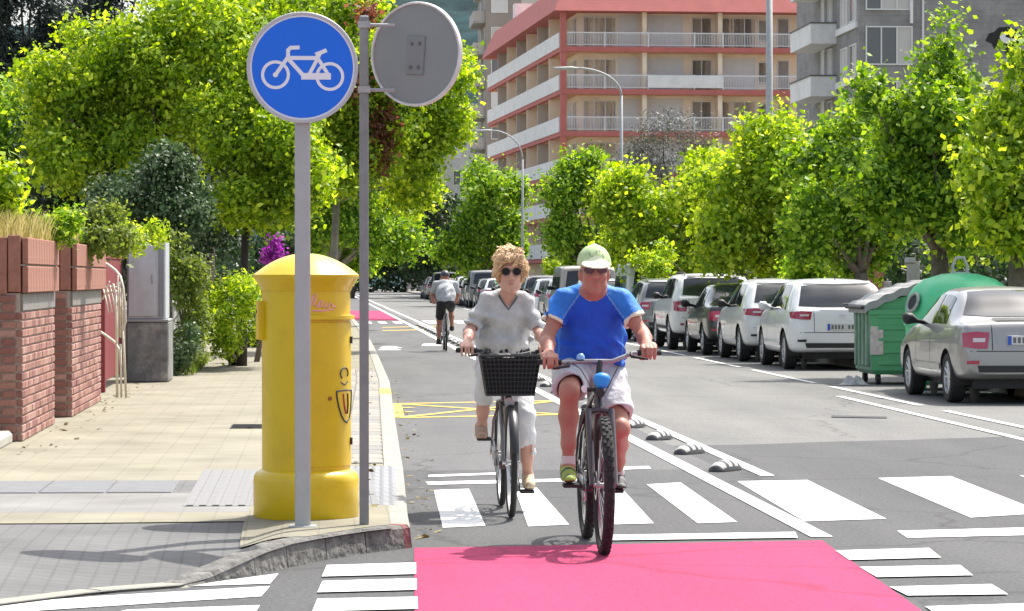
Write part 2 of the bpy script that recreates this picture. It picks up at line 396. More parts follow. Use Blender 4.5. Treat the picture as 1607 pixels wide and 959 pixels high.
# kerb stones
def kerb_run(pts, hs, ln=1.0, mat=m_kerb, wdt=.15, first=None):
    P = [Vector((a, b, 0)) for a, b in pts]
    for i in range(len(P)-1):
        A, B = P[i], P[i+1]; d = (B-A).normalized(); nrm = Vector((-d.y, d.x, 0))
        g = .004; a, b = A + d*g, B - d*g; h0, h1 = hs[i], hs[i+1]; c = .018; m = MB()
        sec = lambda p, h: [p, p + nrm*.012 + Vector((0, 0, max(h-c, .002))), p + nrm*.03 + Vector((0, 0, h)), p + nrm*wdt + Vector((0, 0, h)), p + nrm*wdt - Vector((0, 0, .05)), p - Vector((0, 0, .05))]
        s0, s1 = sec(a, h0), sec(b, h1); m._add(s0 + s1, [(0, 1, 2, 3, 4, 5), (11, 10, 9, 8, 7, 6)] + [(k, (k+1) % 6, 6+(k+1) % 6, 6+k) for k in range(6)])
        m.build('kerb_stone', mat(i) if callable(mat) else mat, pavement)
ks = []; yy = 17.69
while yy < 120: ks.append((kerbX(yy)+.004, yy)); yy += 1.0 if yy < 60 else 4
m_kyel = M('kerb_yellow', (.75, .55, .05), rough=.7, var=.1, vs=8, stain=(.4, .35, .2), st_s=10, st_a=.6)
kerb_run(ks, [KH+.008]*len(ks), mat=lambda i: m_kyel if 20 <= i <= 21 else m_kerb)
m_kdark = M('kerb_dark', (.13, .125, .115), rough=.95, var=.45, vs=14, bump=1.0, bs=22, stain=(.28, .27, .25), st_s=9, st_a=.7)
m_kred = M('kerb_red', (.22, .07, .07), rough=.9, var=.3, vs=10, stain=(.22, .2, .18), st_s=12, st_a=.8, bump=.6, bs=25)
ce = EDGE[:7][::-1]; ce_h = [.016, .05, .098, KH+.008, KH+.008, KH+.008, KH+.008]
kerb_run(ce, ce_h, mat=lambda i: m_kdark)
kerb_run([(.475, 17.64), (.517, 17.695)], [KH+.0095]*2, mat=m_kred)
fe = EDGE[6:][::-1]
kerb_run(fe, [.016]*len(fe), mat=M('kerb_flush', (.29, .28, .23), rough=.9, var=.15, vs=8, bump=.3, bs=40))
# drain covers in the pavement
for k in (0, 1):
    p = G(379+k*27, 670, KH); d = MB()
    d.box((-.10, -.36, -.02), (.10, .36, .005)); fr = d.build('drain_frame', M('iron_dark', (.035, .035, .035), rough=.7, metal=.4), pavement, (p.x, p.y, KH))
    for q in range(5):
        b = MB(); b.box((-.085, -.008, 0), (.085, .008, .01)); b.build('drain_bar', M('iron_bar', (.12, .12, .115), rough=.7, metal=.5), fr, (0, -.26+q*.13, 0.004))
# right-hand pavement with kerb
rp = MB(); rp.box((8.9, 24, -.02), (11.4, 420, .13)); rpav = rp.build('pavement', M('paving_right', (.28, .265, .23), rough=.9, var=.15, vs=2, objc=False), kind='structure')

# wedge-shaped lane separators
m_rub = M('rubber_black', (.05, .05, .052), rough=.75, var=.4, vs=30)
m_rubw = M('separator_white', (.40, .40, .39), rough=.6, var=.12, vs=20, stain=(.2, .2, .2), st_s=18, st_a=.7)
def separator():
    m = MB(); m2 = MB(); L, W, H = .40, .075, .085; N = 28; K = 10
    def fn(a, b):
        y = -L/2 + L*a; e = max(0, 1-abs(2*a-1)**2.6); th = math.pi*b
        return (-math.cos(th)*W*(.55+.45*e**.4), y, max(0, H*(e**.55)*math.sin(th)**.8) + .004)
    m.grid(fn, N, K); m.mi = [1 if ((i//K) % 7) in (2, 3, 4, 5) and 1 <= (i % K) <= 8 else 0 for i in range(N*K)]
    return m.mesh('separator', 50)
sepm = separator(); sep_y = []
yy = 24.6; i = 0
while yy < 100:
    o = link('lane_separator', sepm, [m_rub, m_rubw], None, (3.155, yy, 0), (0, 0, math.radians(90+random.uniform(-4, 4))))
    o.rotation_euler.z = math.radians(random.uniform(-6, 6))-.5
    tag(o, 'black and white rubber hump separator between the two white cycle lane lines', 'lane separator', 'lane separators along the cycle lane'); yy += 2.4; i += 1
# ------------------------------------------------------------------ signs and post box
m_galv = M('galvanised', (.36, .37, .365), rough=.55, metal=.1, var=.12, vs=10, stain=(.3, .3, .3), st_s=9, st_a=.4)
m_alu = M('post_paint', (.40, .415, .40), rough=.55, metal=.0, var=.06, vs=8, stain=(.4, .39, .37), st_s=7, st_a=.4)
m_blue = M('sign_blue', (.0, .15, .78), rough=.35, var=.04, vs=5)
m_sw = M('sign_white', (.82, .83, .85), rough=.35)
m_rim = M('sign_rim', (.48, .49, .49), rough=.45)
def disc(mb, r, y0, y1, n=64): mb.lathe([(0, y0), (r, y0), (r, y1), (0, y1)], n, axis='y')
sgn = empty('cycle_lane_sign', (-.088, 17.58, KH+.004), 'round blue sign with white bicycle on rectangular grey post before the postbox', 'road sign')
m = MB(); m.bbox((-.043, -.022, 0), (.043, .022, 2.72), .008); m.build('post', m_alu, sgn, smooth=30)
m = MB(); m.bbox((-.075, -.06, 0), (.075, .06, .012), .004); m.build('base_plate', m_galv, sgn)
zc = 2.53
m = MB(); disc(m, .302, -.045, -.024); pl = m.build('sign_plate', m_rim, sgn, (0, 0, zc), smooth=40)
m = MB(); m.lathe([(.302, -.044), (.306, -.05), (.302, -.055), (.289, -.055), (.286, -.046)], 72, axis='y'); m.build('rim', m_rim, pl, smooth=40)
m = MB(); disc(m, .288, -.0475, -.0452); m.build('white_border', m_sw, pl)
m = MB(); disc(m, .277, -.0495, -.0472); bf = m.build('blue_face', m_blue, pl)
pic = MB(); kk = [0]
def stroke(pts, wd, clos=False):
    for i in range(len(pts) - (0 if clos else 1)):
        a, b = Vector(pts[i]), Vector(pts[(i+1) % len(pts)]); d = (b-a).normalized(); n = Vector((-d.y, d.x))*wd/2; a = a - d*wd*.3; b = b + d*wd*.3
        kk[0] += 1; y0 = -.0505 - kk[0]*.00006
        pic.prism([(a+n)[:], (b+n)[:], (b-n)[:], (a-n)[:]], y0, -.049, lambda x, y, z: (x, z, y))
def q(x, y): return Vector(((x-428)*.000945, -(y-395)*.000945))
for c in ((272, 438), (587, 447)):
    C = q(*c); kk[0] += 1
    pic.lathe([(.062, -.049), (.062, -.0508-kk[0]*.00006), (.079, -.0508-kk[0]*.00006), (.079, -.049)], 48, (C.x, 0, C.y), axis='y')
stroke([q(272, 438), q(345, 335), q(345, 295), q(360, 281), q(405, 279)], .021)
stroke([q(345, 340), q(515, 340)], .022); stroke([q(350, 350), q(432, 440)], .022)
stroke([q(515, 345), q(470, 430)], .020); stroke([q(520, 345), q(580, 440)], .020); stroke([q(515, 345), q(530, 312)], .02); stroke([q(510, 318), q(562, 297)], .022)
stroke([q(432, 446), q(582, 446)], .036)
pic.lathe([(0, -.0528), (.014, -.0528), (.014, -.049)], 20, (q(272, 438).x, 0, q(272, 438).y), axis='y')
pic.build('bicycle_symbol', m_sw, pl)
# second pole: a round sign seen from behind
sg2 = empty('round_sign', (.252, 17.70, KH+.004), 'round traffic sign seen from its plain grey back on thin steel pole', 'road sign')
m = MB(); m.bbox((-.026, -.02, 0), (.026, .02, 2.83), .007); m.build('pole', M('galv_dark', (.22, .23, .225), rough=.55, metal=.1, var=.15, vs=8), sg2, smooth=30)
p2 = empty('tmp', (0, 0, 0), '', ''); bpy.data.objects.remove(p2)
m = MB(); disc(m, .282, -.006, .006); bk = m.build('sign_back', M('sign_grey', (.25, .265, .26), rough=.6, metal=.0, var=.05, vs=4), sg2, (.292, .03, 2.62), (0, math.radians(4), math.radians(-33)), smooth=40)
m = MB(); m.lathe([(.276, -.007), (.278, -.018), (.288, -.019), (.291, -.008), (.291, .012), (.282, .012)], 72, axis='y'); m.build('rim', M('rim_light', (.62, .61, .58), rough=.5, var=.15, vs=20), bk, smooth=40)
m = MB(); m.bbox((-.058, -.016, -.115), (.058, -.004, .10), .004); bp = m.build('bracket_plate', M('sign_grey2', (.215, .225, .222), rough=.6), bk)
for (a, b) in ((-.025, .055), (.025, .06), (-.025, -.075), (.025, -.073)):
    m = MB(); m.lathe([(0, -.024), (.009, -.024), (.011, -.016)], 8, (a, 0, b), axis='y'); m.build('bolt', M('bolt', (.16, .16, .16), rough=.5, metal=.5), bp)
for z in (2.42, 2.78):
    m = MB(); m.box((-.034, -.03, z-.018), (.034, .03, z+.018)); m.tube([(.03, .022, z), (.17, .05, z)], .010, 8); m.build('clamp', m_galv, sg2)

m_ybox = M('postbox_yellow', (.66, .455, .0), rough=.42, var=.06, vs=3, stain=(.50, .33, .01), st_s=5, st_a=.5, coat=.25)
pb = empty('post_box', (-.072, 18.34, KH+.004), 'yellow cylindrical post box with domed lid beside the sign posts', 'post box')
m = MB(); m.lathe([(.0, 0), (.296, 0), (.302, .012), (.303, .215), (.299, .24), (.285, .262), (.258, .276), (.2, .28)], 72); m.build('base', m_ybox, pb, smooth=35)
m = MB(); m.lathe([(.2, .27), (.2535, .27), (.2535, 1.335), (.2, 1.34)], 72); bod = m.build('body', m_ybox, pb, smooth=35)
prof = [(.2, 1.30), (.258, 1.30), (.262, 1.315), (.276, 1.335), (.283, 1.35), (.299, 1.372), (.304, 1.384), (.303, 1.394)] + [(.296*(1-t), 1.398 + .118*(1-(1-t)**2.1)) for t in [i/14 for i in range(1, 15)]]
m = MB(); m.lathe(prof, 72); m.build('lid', m_ybox, pb, smooth=40)
def cp(adeg, z, r):      # angle from the front, positive to the right
    a = math.radians(adeg); return (r*math.sin(a), -r*math.cos(a), z)
def cpatch(name, a0, a1, z0, z1, r0, r1, mat, n=24):
    m = MB(); A = [a0+(a1-a0)*i/n for i in range(n+1)]
    P = []; fs = []
    for a in A: P += [cp(a, z0, r0), cp(a, z0+.004, r1), cp(a, z1-.004, r1), cp(a, z1, r0)]
    for i in range(n):
        for k in range(3): fs.append((i*4+k, i*4+k+1, i*4+4+k+1, i*4+4+k))
    fs += [(0, 1, 2, 3), (n*4+3, n*4+2, n*4+1, n*4)]
    m._add(P, fs); return m.build(name, mat, pb, smooth=40)
cpatch('door', 4, 100, .30, 1.125, .250, .2585, m_ybox)
cpatch('door_moulding', 2, 102, 1.135, 1.165, .25, .279, m_ybox)
cpatch('posting_hood', -125, -70, 1.02, 1.245, .25, .288, m_ybox)
cpatch('posting_slot', -118, -77, 1.17, 1.195, .285, .2895, M('slot_black', (.01, .01, .01), rough=.8))
for zz in (1.0, .42): m = MB(); m.tube([cp(78, zz, .262), cp(78, zz+.04, .262)], .010, 8); m.build('hinge', M('hinge_dark', (.06, .05, .04), rough=.6, metal=.5), pb)
m = MB(); m.tube([cp(31.5, .69, .255), cp(31.5, .69, .266)], .012, 12); m.build('lock', M('lock', (.35, .13, .05), rough=.45, metal=.6), pb)
m_ink = M('emblem_ink', (.03, .035, .05), rough=.5); RE = .2592
def ctube(pts, r, mat, name): m = MB(); m.tube([cp(a, z, RE+.0005) for a, z in pts], r, 6, flat=1); return m.build(name, mat, pb)
ctube([(42, .73), (62, .735), (84, .73)], .0055, m_ink, 'emblem_line')
ctube([(42, .73), (43, .69), (46, .64), (51, .59), (57, .56), (63, .55)], .0055, m_ink, 'emblem_line')
ctube([(84, .73), (82, .68), (78, .62), (71, .57), (63, .55)], .0055, m_ink, 'emblem_line')
m_red = M('emblem_red', (.45, .06, .06), rough=.5)
ctube([(55, .715), (57, .65), (61, .60)], .006, m_red, 'emblem_line')
ctube([(66, .715), (67, .65), (65, .60)], .006, m_ink, 'emblem_line')
ctube([(58+9*math.cos(t), .83+.034*math.sin(t)) for t in [i*.5 for i in range(-1, 9)]], .005, m_ink, 'emblem_line')
ctube([(50, .78), (58, .765), (67, .785)], .004, m_ink, 'emblem_line')
m_graf = M('graffiti_pink', (.78, .36, .34), rough=.6)
for gp in ([(-15, 1.22), (-12, 1.205), (-9, 1.20), (-4, 1.225), (0, 1.26), (2, 1.22), (6, 1.215), (9, 1.27), (12, 1.285), (13, 1.26), (10, 1.225), (14, 1.21), (17, 1.235)], [(16, 1.205), (18, 1.245), (21, 1.25), (20, 1.215), (24, 1.21), (27, 1.24), (25, 1.215), (30, 1.205), (33, 1.235), (36, 1.215), (42, 1.21)], [(8, 1.19), (20, 1.188), (38, 1.196)]):
    m = MB(); m.tube([cp(a, z, .2545) for a, z in gp], .0055, 6); m.build('graffiti', m_graf, pb)

# ------------------------------------------------------------------ brick piers on the left
m_core = M('mortar', (.36, .30, .26), rough=.95, var=.15, vs=8)
m_br = [M('brick_%d' % i, c, rough=.85, var=.15, vs=14, bump=.4, bs=60) for i, c in enumerate(((.27, .125, .098), (.32, .16, .125), (.225, .098, .08), (.36, .205, .165)))]
m_pan = M('fluted_panel', (.31, .135, .095), rough=.9, var=.25, vs=9, stain=(.13, .07, .055), st_s=5, st_a=.6, bump=.4, bs=40)
m_conc = M('concrete', (.36, .35, .33), rough=.9, var=.2, vs=6, stain=(.18, .17, .16), st_s=4, st_a=.7, bump=.3, bs=40)
m_stone = M('step_stone', (.36, .35, .30), rough=.9, var=.14, vs=5, bump=.3, bs=35)
bme = {}
def brick_mesh(L, H=.058, D=.05):
    k = (round(L, 3), H)
    if k not in bme: m = MB(); m.bbox((-L/2, -D/2, -H/2), (L/2, D/2, H/2), .005); bme[k] = m.mesh('brick')
    return bme[k]
def pier(Y0, Y1, XF, dep, label, bl, zt=1.37, panel=.48):
    o = empty('brick_pier', (XF, Y0, KH), label, 'brick wall', 'brick boundary wall piers'); z1 = zt-KH
    m = MB(); m.box((-dep, .012, 0), (-.012, Y1-Y0, z1)); m.build('core', m_core, o)
    rows = int((z1-.15)/.073); i = 0
    def put(L, loc, rz):
        b = link('brick', brick_mesh(L), m_br[0], o, loc, (0, 0, rz)); b.material_slots[0].link = 'OBJECT'; b.material_slots[0].material = random.choice(m_br)
    n = int((Y1-Y0)/(bl+.012))
    for r in range(rows):                      # street face
        z = .035 + r*.073; off = (bl+.012)/2 if r % 2 else 0
        y = off
        if off: put(bl/2-.006, (-.018+random.uniform(-.002, .004), bl/4, z), math.pi/2)
        while y + bl <= Y1-Y0+.01: put(bl, (-.018+random.uniform(-.002, .004), y+bl/2, z), math.pi/2); y += bl+.012
        if Y1-Y0-y > .09: L = Y1-Y0-y; put(L-.004, (-.018, y+L/2, z), math.pi/2)
    rows2 = int(z1/.073)
    for r in range(rows2):                     # end face
        z = .035 + r*.073; x = -.05 - (.126 if r % 2 else 0)
        if r % 2: put(.115, (-.05-.0575, .018, z), 0)
        while x - .24 > -dep: put(.24, (x-.12, .018+random.uniform(-.004, .003), z), 0); x -= .252
    m = MB(); m.bbox((-.05, .03, rows*.073+.005), (.012, Y1-Y0, z1), .006); m.build('lintel', M('lintel_grey', (.19, .18, .165), rough=.9, var=.25, vs=8, bump=.4, bs=40), o)
    m = MB(); m.box((-dep+.03, .03, z1), (-.0, Y1-Y0-.02, z1+panel-.01)); m.build('panel_core', M('panel_core', (.16, .07, .055), rough=.95), o)
    fm = MB(); fm.bbox((-.012, -.052, 0), (.03, .052, panel), .008)
    x = -.06
    while x > -dep+.05: link('panel_board', fm.mesh('panel_board') if 'pb' not in bme else bme['pb'], m_pan, o, (x, .014, z1+random.uniform(-.01, .012)), (0, 0, -math.pi/2)); x -= .112
    y = .06; k = 0
    sl = MB(); sl.bbox((-.012, -.13, 0), (.038, .13, panel*.47), .007); slm = sl.mesh('panel_slab')
    while y + .13 < Y1-Y0+.02:
        for zz in (0, panel*.5): link('panel_slab', slm, m_pan, o, (.018, y+.075, z1+zz+.004))
        y += .268
    m = MB(); m.box((-.01, .0, z1+panel*.47+.006), (.03, Y1-Y0-.03, z1+panel*.5+.002)); m.build('panel_joint', m_stone, o)
    return o
pier(27.0, 30.3, -2.495, .95, 'brick pier with fluted terracotta top, beside the open step slab, first along the pavement', .25)
pier(31.7, 35.9, -2.44, .95, 'brick pier with fluted terracotta top, next to the cream handrail', .28)
for (ya, yb, lb) in ((24.0, 26.9, 'pale stone step slab in front of the first brick pier'), (30.34, 31.66, 'pale stone step slab between the two brick piers'), (36.0, 37.9, 'pale stone step slab under the cream handrail')):
    m = MB(); m.bbox((-3.4, ya, KH-.02), (-2.60 if ya > 25 else -2.56, yb, KH+.10), .03)
    tag(m.build('step_slab', m_stone, smooth=False), lb, 'step')
m = MB(); m.bbox((-3.6, 31.0, KH), (-3.36, 31.7, 1.6), .01)
# dark red gate behind the handrail
g = empty('metal_gate', (-2.62, 38.6, KH), 'dark red metal gate behind the cream handrail', 'gate')
for k in range(12): m = MB(); m.bbox((-.02, k*.33, .12), (.02, k*.33+.318, 1.62), .01); m.build('gate_panel', M('gate_red', (.22, .03, .035), rough=.5, var=.1, vs=5), g)
m = MB(); m.bbox((-.06, -.12, 0), (.06, -.01, 1.72), .01); m.build('gate_post', M('gate_red'), g)
m = MB(); m.box((-.03, -.01, 1.62), (.03, 3.98, 1.68)); m.build('top_rail', M('gate_red'), g)
# cream handrail with lattice
m_crm = M('rail_cream', (.60, .55, .44), rough=.55, var=.15, vs=10, stain=(.35, .28, .2), st_s=10, st_a=.5)
hr = empty('handrail', tuple(G(190, 625, KH)), 'cream tubular steel handrail with lattice infill beside the brick pier', 'handrail')
hy = hr.location.y
def H(px, py, dy=0): return AT(px, py, hy+dy) - hr.location
def rail(name, pts, r): m = MB(); m.tube([H(*p) for p in pts], r, 8); return m.build(name, m_crm, hr, smooth=True)
rail('top_rail', [(164, 412, .7), (172, 417, .55), (181, 424, .35), (189, 434, .15), (193, 450, .05), (196, 480, 0), (197, 505, 0), (192, 520, 0)], .015)
rail('lower_rail', [(158, 521, .7), (168, 528, .5), (180, 537, .25), (188, 550, .1), (190, 575, 0)], .016)
rail('post', [(181, 455, .2), (183, 520, .2), (184, 624, .2)], .016); rail('post', [(192, 512, 0), (195, 560, 0), (198, 624, 0)], .014); rail('post', [(189, 540, 0), (190.5, 624, 0)], .012)
for k in range(5):
    rail('lattice_bar', [(161+k*6, 470-k*4, .6-k*.1), (172+k*5.5, 442+k*4, .4-k*.08)], .009)
    rail('lattice_bar', [(162+k*5.5, 452-k*2, .6-k*.1), (171+k*5, 492-k*2, .4-k*.08)], .009)
for k in range(4): rail('baluster', [(185+k*3, 432+k*10, .12-k*.03), (186+k*3, 530, .1-k*.03)], .008)
# electricity cabinet on a concrete plinth
c0 = G(205, 600, KH); cb = empty('electricity_cabinet', (c0.x, c0.y, KH), 'pale grey metal cabinet on a stained concrete plinth at pavement edge', 'cabinet')
m = MB(); m.bbox((-.06, -.02, 0), (.50, 1.3, .80), .02); m.build('plinth', M('concrete_dark', (.17, .175, .17), rough=.9, var=.35, vs=5, stain=(.42, .41, .37), st_s=3.5, st_a=.8, bump=.4, bs=30), cb)
m_cab = M('cabinet_grey', (.46, .48, .50), rough=.5, metal=.1, var=.1, vs=4, stain=(.3, .31, .32), st_s=3, st_a=.5)
m = MB(); m.bbox((-.05, .0, .83), (.46, 1.1, 1.86), .015); m.build('housing', m_cab, cb)
m = MB(); m.bbox((-.03, -.022, .87), (.33, .002, 1.82), .008); dr = m.build('door', m_cab, cb)
m = MB(); m.bbox((.37, -.016, .87), (.44, .002, 1.82), .006); m.build('side_panel', M('cabinet_dark', (.22, .235, .25), rough=.5), cb)
m = MB(); m.bbox((.28, -.04, 1.3), (.3, -.02, 1.42), .004); m.build('handle', m_galv, dr)
m = MB(); m.bbox((-.09, -.04, .80), (.50, 1.14, .832), .006); m.build('bottom_flange', M('cabinet_trim', (.30, .31, .32), rough=.6), cb)

# low garden wall under the hedge, and the wall behind
def wall_thing(name, lo, hi, mat, label, cat='wall', coping=None):
    o = empty(name, (lo[0], lo[1], lo[2]), label, cat); m = MB(); m.box((0, 0, 0), tuple(hi[i]-lo[i] for i in range(3))); m.build('wall', mat, o)
    m = MB(); m.bbox((-.04, -.02, hi[2]-lo[2]+.001), (hi[0]-lo[0]+.04, hi[1]-lo[1]+.02, hi[2]-lo[2]+.07), .01); m.build('coping', coping or mat, o); return o
wall_thing('garden_wall', (-2.75, 44.6, KH-.02), (-2.5, 120, 1.0), m_conc, 'low concrete garden wall under the shrubs on the left')
wall_thing('garden_wall', (-3.7, 22.0, KH-.02), (-3.5, 44.0, 1.72), M('garden_render', (.30, .2, .15), rough=.95, var=.2, vs=2), 'rendered garden wall behind the brick piers')
# right: boundary wall behind the parked cars
rw = empty('boundary_wall', (11.2, 42, .13), 'low grey concrete boundary wall with posts behind the parked cars', 'wall')
for k in range(36):
    m = MB(); m.bbox((0, k*3.0+.02, 0), (.14, k*3.0+2.86, 1.05+.05*(k % 2)), .01); m.build('wall_panel', m_conc, rw)
    m = MB(); m.bbox((-.05, k*3.0-.14, 0), (.19, k*3.0+.02, 1.3), .012); m.build('wall_post', M('post_conc', (.4, .39, .37), rough=.9, var=.15, vs=5), rw)
# gate pillar of brick between the trees on the right
for (px, Yp, lb) in ((1368, 63, 'red brick gate pillar under the trees behind the white hatchback'),):
    p = AT(px, 430, Yp); o = empty('gate_pillar', (p.x, Yp, .13), lb, 'pillar')
    m = MB(); m.bbox((-.2, -.2, 0), (.2, .2, 1.95), .01); m.build('shaft', M('pillar_brick', (.36, .15, .10), rough=.9, var=.2, vs=10), o)
    m = MB(); m.bbox((-.25, -.25, 1.951), (.25, .25, 2.05), .02); m.build('cap', m_conc, o)

# street lamps
def lamp(px, base_y, top, arm, Y, r0, r1, label, head=True):
    b = AT(px, 436, Y); o = empty('street_lamp', (b.x, Y, .13 if b.x > 8 else 0), label, 'street lamp'); bz = o.location.z
    T = AT(px, top, Y); hgt = T.z-bz
    m = MB(); m.tube([(0, 0, 0), (0, 0, hgt*.5), (0, 0, hgt)], [r0, (r0+r1)/2, r1], 12); m.build('pole', m_galv, o, smooth=True)
    m = MB(); m.lathe([(r0*1.9, 0), (r0*1.9, .25), (r0*1.2, .35)], 12); m.build('base', m_galv, o)
    if arm:
        A = AT(arm[0], arm[1], Y) - o.location; pts = []
        for i in range(13):
            t = i/12; th = t*math.pi/2
            pts.append((A.x*(1-math.cos(th)), 0, hgt + (A.z-hgt)*math.sin(th)))
        m = MB(); m.tube(pts, r1*.8, 8); m.build('arm', m_galv, o, smooth=True)
        m = MB(); m.tube([(A.x+.1, 0, A.z), (A.x-.2, 0, A.z), (A.x-.75, 0, A.z-.02), (A.x-.85, 0, A.z)], [.05, .13, .12, .03], 10, flat=.5); hd = m.build('lamp_head', m_galv, o, smooth=True)
    return o
lamp(975, 430, 150, (905, 107), 114, .085, .05, 'tall grey street lamp with curved arm in front of the red eaved building')
lamp(820, 430, 250, (772, 205), 162, .08, .05, 'distant street lamp with curved arm beside the white balconies')
lamp(1207, 430, -60, None, 72, .10, .07, 'thick grey lamp column rising out of the trees behind the parked cars')
# ------------------------------------------------------------------ vegetation
def leaf_mesh(name, P, N, size, seed, asp=.75):
    """one folded four-cornered leaf at each point P, facing N"""
    r = np.random.default_rng(seed); n = len(P)
    s = size * np.clip(r.lognormal(0, .38, n), .45, 2.0)[:, None]*.95
    N = N / (np.linalg.norm(N, axis=1, keepdims=True) + 1e-9)
    t = r.normal(size=(n, 3)); t[:, 2] -= .5
    t -= N * (t * N).sum(1, keepdims=True); t /= (np.linalg.norm(t, axis=1, keepdims=True) + 1e-9)
    b = np.cross(N, t)
    v = np.empty((n, 4, 3)); fold = r.uniform(.05, .3, n)[:, None]
    v[:, 0] = P - t*s*.5; v[:, 1] = P + b*s*asp*.5 - N*s*fold*.5; v[:, 2] = P + t*s*.5 - N*s*.15; v[:, 3] = P - b*s*asp*.5 - N*s*fold*.5
    me = bpy.data.meshes.new(name); me.vertices.add(n*4); me.vertices.foreach_set('co', v.reshape(-1).astype(np.float32))
    me.loops.add(n*4); me.loops.foreach_set('vertex_index', np.arange(n*4, dtype=np.int32))
    me.polygons.add(n); me.polygons.foreach_set('loop_start', np.arange(0, n*4, 4, dtype=np.int32))
    try: me.polygons.foreach_set('loop_total', np.full(n, 4, dtype=np.int32))
    except Exception: pass
    me.update(calc_edges=True); me.validate(); return me
def cloud(lobes, n, size, seed, per=14, shell=.42, spread=1.6):
    r = np.random.default_rng(seed); nc = max(1, n // per)
    wts = np.array([(l[1][0]*l[1][1]+l[1][1]*l[1][2]+l[1][0]*l[1][2]) for l in lobes]); wts = wts / wts.sum()
    k = r.choice(len(lobes), nc, p=wts)
    C = np.array([l[0] for l in lobes], float)[k]; R = np.array([l[1] for l in lobes], float)[k]
    d = r.normal(size=(nc, 3)); d /= np.linalg.norm(d, axis=1, keepdims=True)
    rad = r.uniform(0, 1, nc) ** shell
    bumpy = 1 + .16*np.sin(d[:, 0]*7+k)*np.cos(d[:, 2]*6+d[:, 1]*5)
    P0 = C + d*R*(rad*bumpy)[:, None]
    P = np.repeat(P0, per, 0) + r.normal(size=(nc*per, 3))*size*spread*.75
    N = np.repeat(d, per, 0)*.7 + r.normal(size=(nc*per, 3))*.65 + np.array([0, 0, .45])
    return P, N
BARK = M('bark', (.15, .125, .095), rough=.95, var=.3, vs=9, bump=.6, bs=25)
BARKP = M('bark_pale', (.30, .27, .21), rough=.95, var=.3, vs=6, bump=.5, bs=20)
LG = M_leaf('leaf_green', (.03, .09, .012), (.16, .30, .028), (.40, .54, .07), .5)
LY = M_leaf('leaf_yellowgreen', (.06, .13, .014), (.25, .39, .03), (.52, .62, .08), .52)
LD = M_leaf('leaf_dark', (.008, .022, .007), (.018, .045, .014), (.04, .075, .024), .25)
LR = M_leaf('leaf_copper', (.09, .03, .022), (.17, .07, .04), (.26, .13, .06))
LW = M_leaf('leaf_silver', (.018, .045, .014), (.05, .10, .035), (.17, .23, .12), .25)
LP = M_leaf('petal_magenta', (.18, .02, .19), (.33, .04, .34), (.5, .12, .5))
LS = M_leaf('grass_dry', (.18, .17, .05), (.28, .26, .09), (.40, .36, .17))
def rnd(a, b): return random.uniform(a, b)
def tree(base, lobes, n, size, mat, label, trunk_r=.13, seed=1, name='street_tree', group=None, bark=BARK, extra=(), asp=.75, shell=.42, per=14):
    random.seed(seed); b = Vector(base); o = empty(name, base, label, 'tree', group)
    L = [(tuple(Vector(c) - b), r) for c, r in lobes]
    zc = sum(l[0][2] for l in L)/len(L); cx = sum(l[0][0] for l in L)/len(L); cy = sum(l[0][1] for l in L)/len(L)
    fork = max(.5, min(l[0][2]-l[1][2]*.5 for l in L)); fork = min(fork, zc*.7)
    m = MB(); pts = [(0, 0, -.05), (cx*.05, 0, fork*.4), (cx*.15, cy*.1, fork)]
    m.tube(pts, [trunk_r*1.25, trunk_r, trunk_r*.85], 10)
    for (c, r) in L:
        q0 = Vector(pts[-1]) - Vector((0, 0, .05)); e = Vector(c) + Vector((0, 0, r[2]*.3)); mid = q0.lerp(e, .5) + Vector((rnd(-.15, .15), rnd(-.15, .15), rnd(0, .2)))
        m.tube([q0, mid, e], [trunk_r*.42, trunk_r*.24, trunk_r*.08], 6)
        for k in range(3):
            s = q0.lerp(e, rnd(.4, .9)); m.tube([s, s + Vector((rnd(-1, 1)*r[0]*.7, rnd(-1, 1)*r[1]*.7, rnd(.1, .9)*r[2]*.7))], [trunk_r*.18, trunk_r*.06], 5)
    m.build('trunk', bark, o, smooth=True)
    if name == 'plane_tree':                  # leafy upright shoots that break the outline
        for (c, r) in list(L)[:12]:
            for k in range(2): L.append(((c[0]+rnd(-.8, .8)*r[0], c[1]+rnd(-.8, .8)*r[1], c[2]+r[2]*rnd(.6, 1.0)), (.13, .13, rnd(.25, .5)*max(r[2], .5))))
    elif name != 'conifer_tree' and asp > .5:
        for (c, r) in list(L):
            a_ = rnd(0, 6.28); L.append(((c[0]+math.cos(a_)*r[0], c[1]+math.sin(a_)*r[1], c[2]+rnd(-.3, 1)*r[2]), (r[0]*.35, r[1]*.35, r[2]*.3)))
    size *= .74; P, N = cloud(L, int(n*2.9), size, seed, shell=shell, per=per, spread=2.2); link('crown', leaf_mesh('crown', P, N, size, seed+1, asp), mat, o)
    for j, (lb2, n2, s2, mt2) in enumerate(extra):
        P, N = cloud([(tuple(Vector(c)-b), r) for c, r in lb2], n2, s2, seed+20+j); link('crown_patch', leaf_mesh('crown', P, N, s2, seed+31+j), mt2, o)
    return o
def lob(px, py, Y, rx, rz, ry=None, dy=0):      # ellipsoid given by where and how big it looks at distance Y
    c = AT(px, py, Y+dy); k = Y/F; return (tuple(c), (rx*k, (ry if ry else rx)*k, rz*k))
def scatter_lobes(Y, x0, x1, y0, y1, n, r, seed, shape=None):
    random.seed(seed); out = []
    while len(out) < n:
        a, b = rnd(-1, 1), rnd(-1, 1)
        if a*a + b*b > 1: continue
        px = (x0+x1)/2 + a*(x1-x0)/2; py = (y0+y1)/2 + b*(y1-y0)/2; rr = r*rnd(.7, 1.25)
        out.append(lob(px, py, Y, rr, rr*rnd(.75, 1.0), dy=rnd(-1, 1)*(x1-x0)/2*Y/F*.8))
    return out
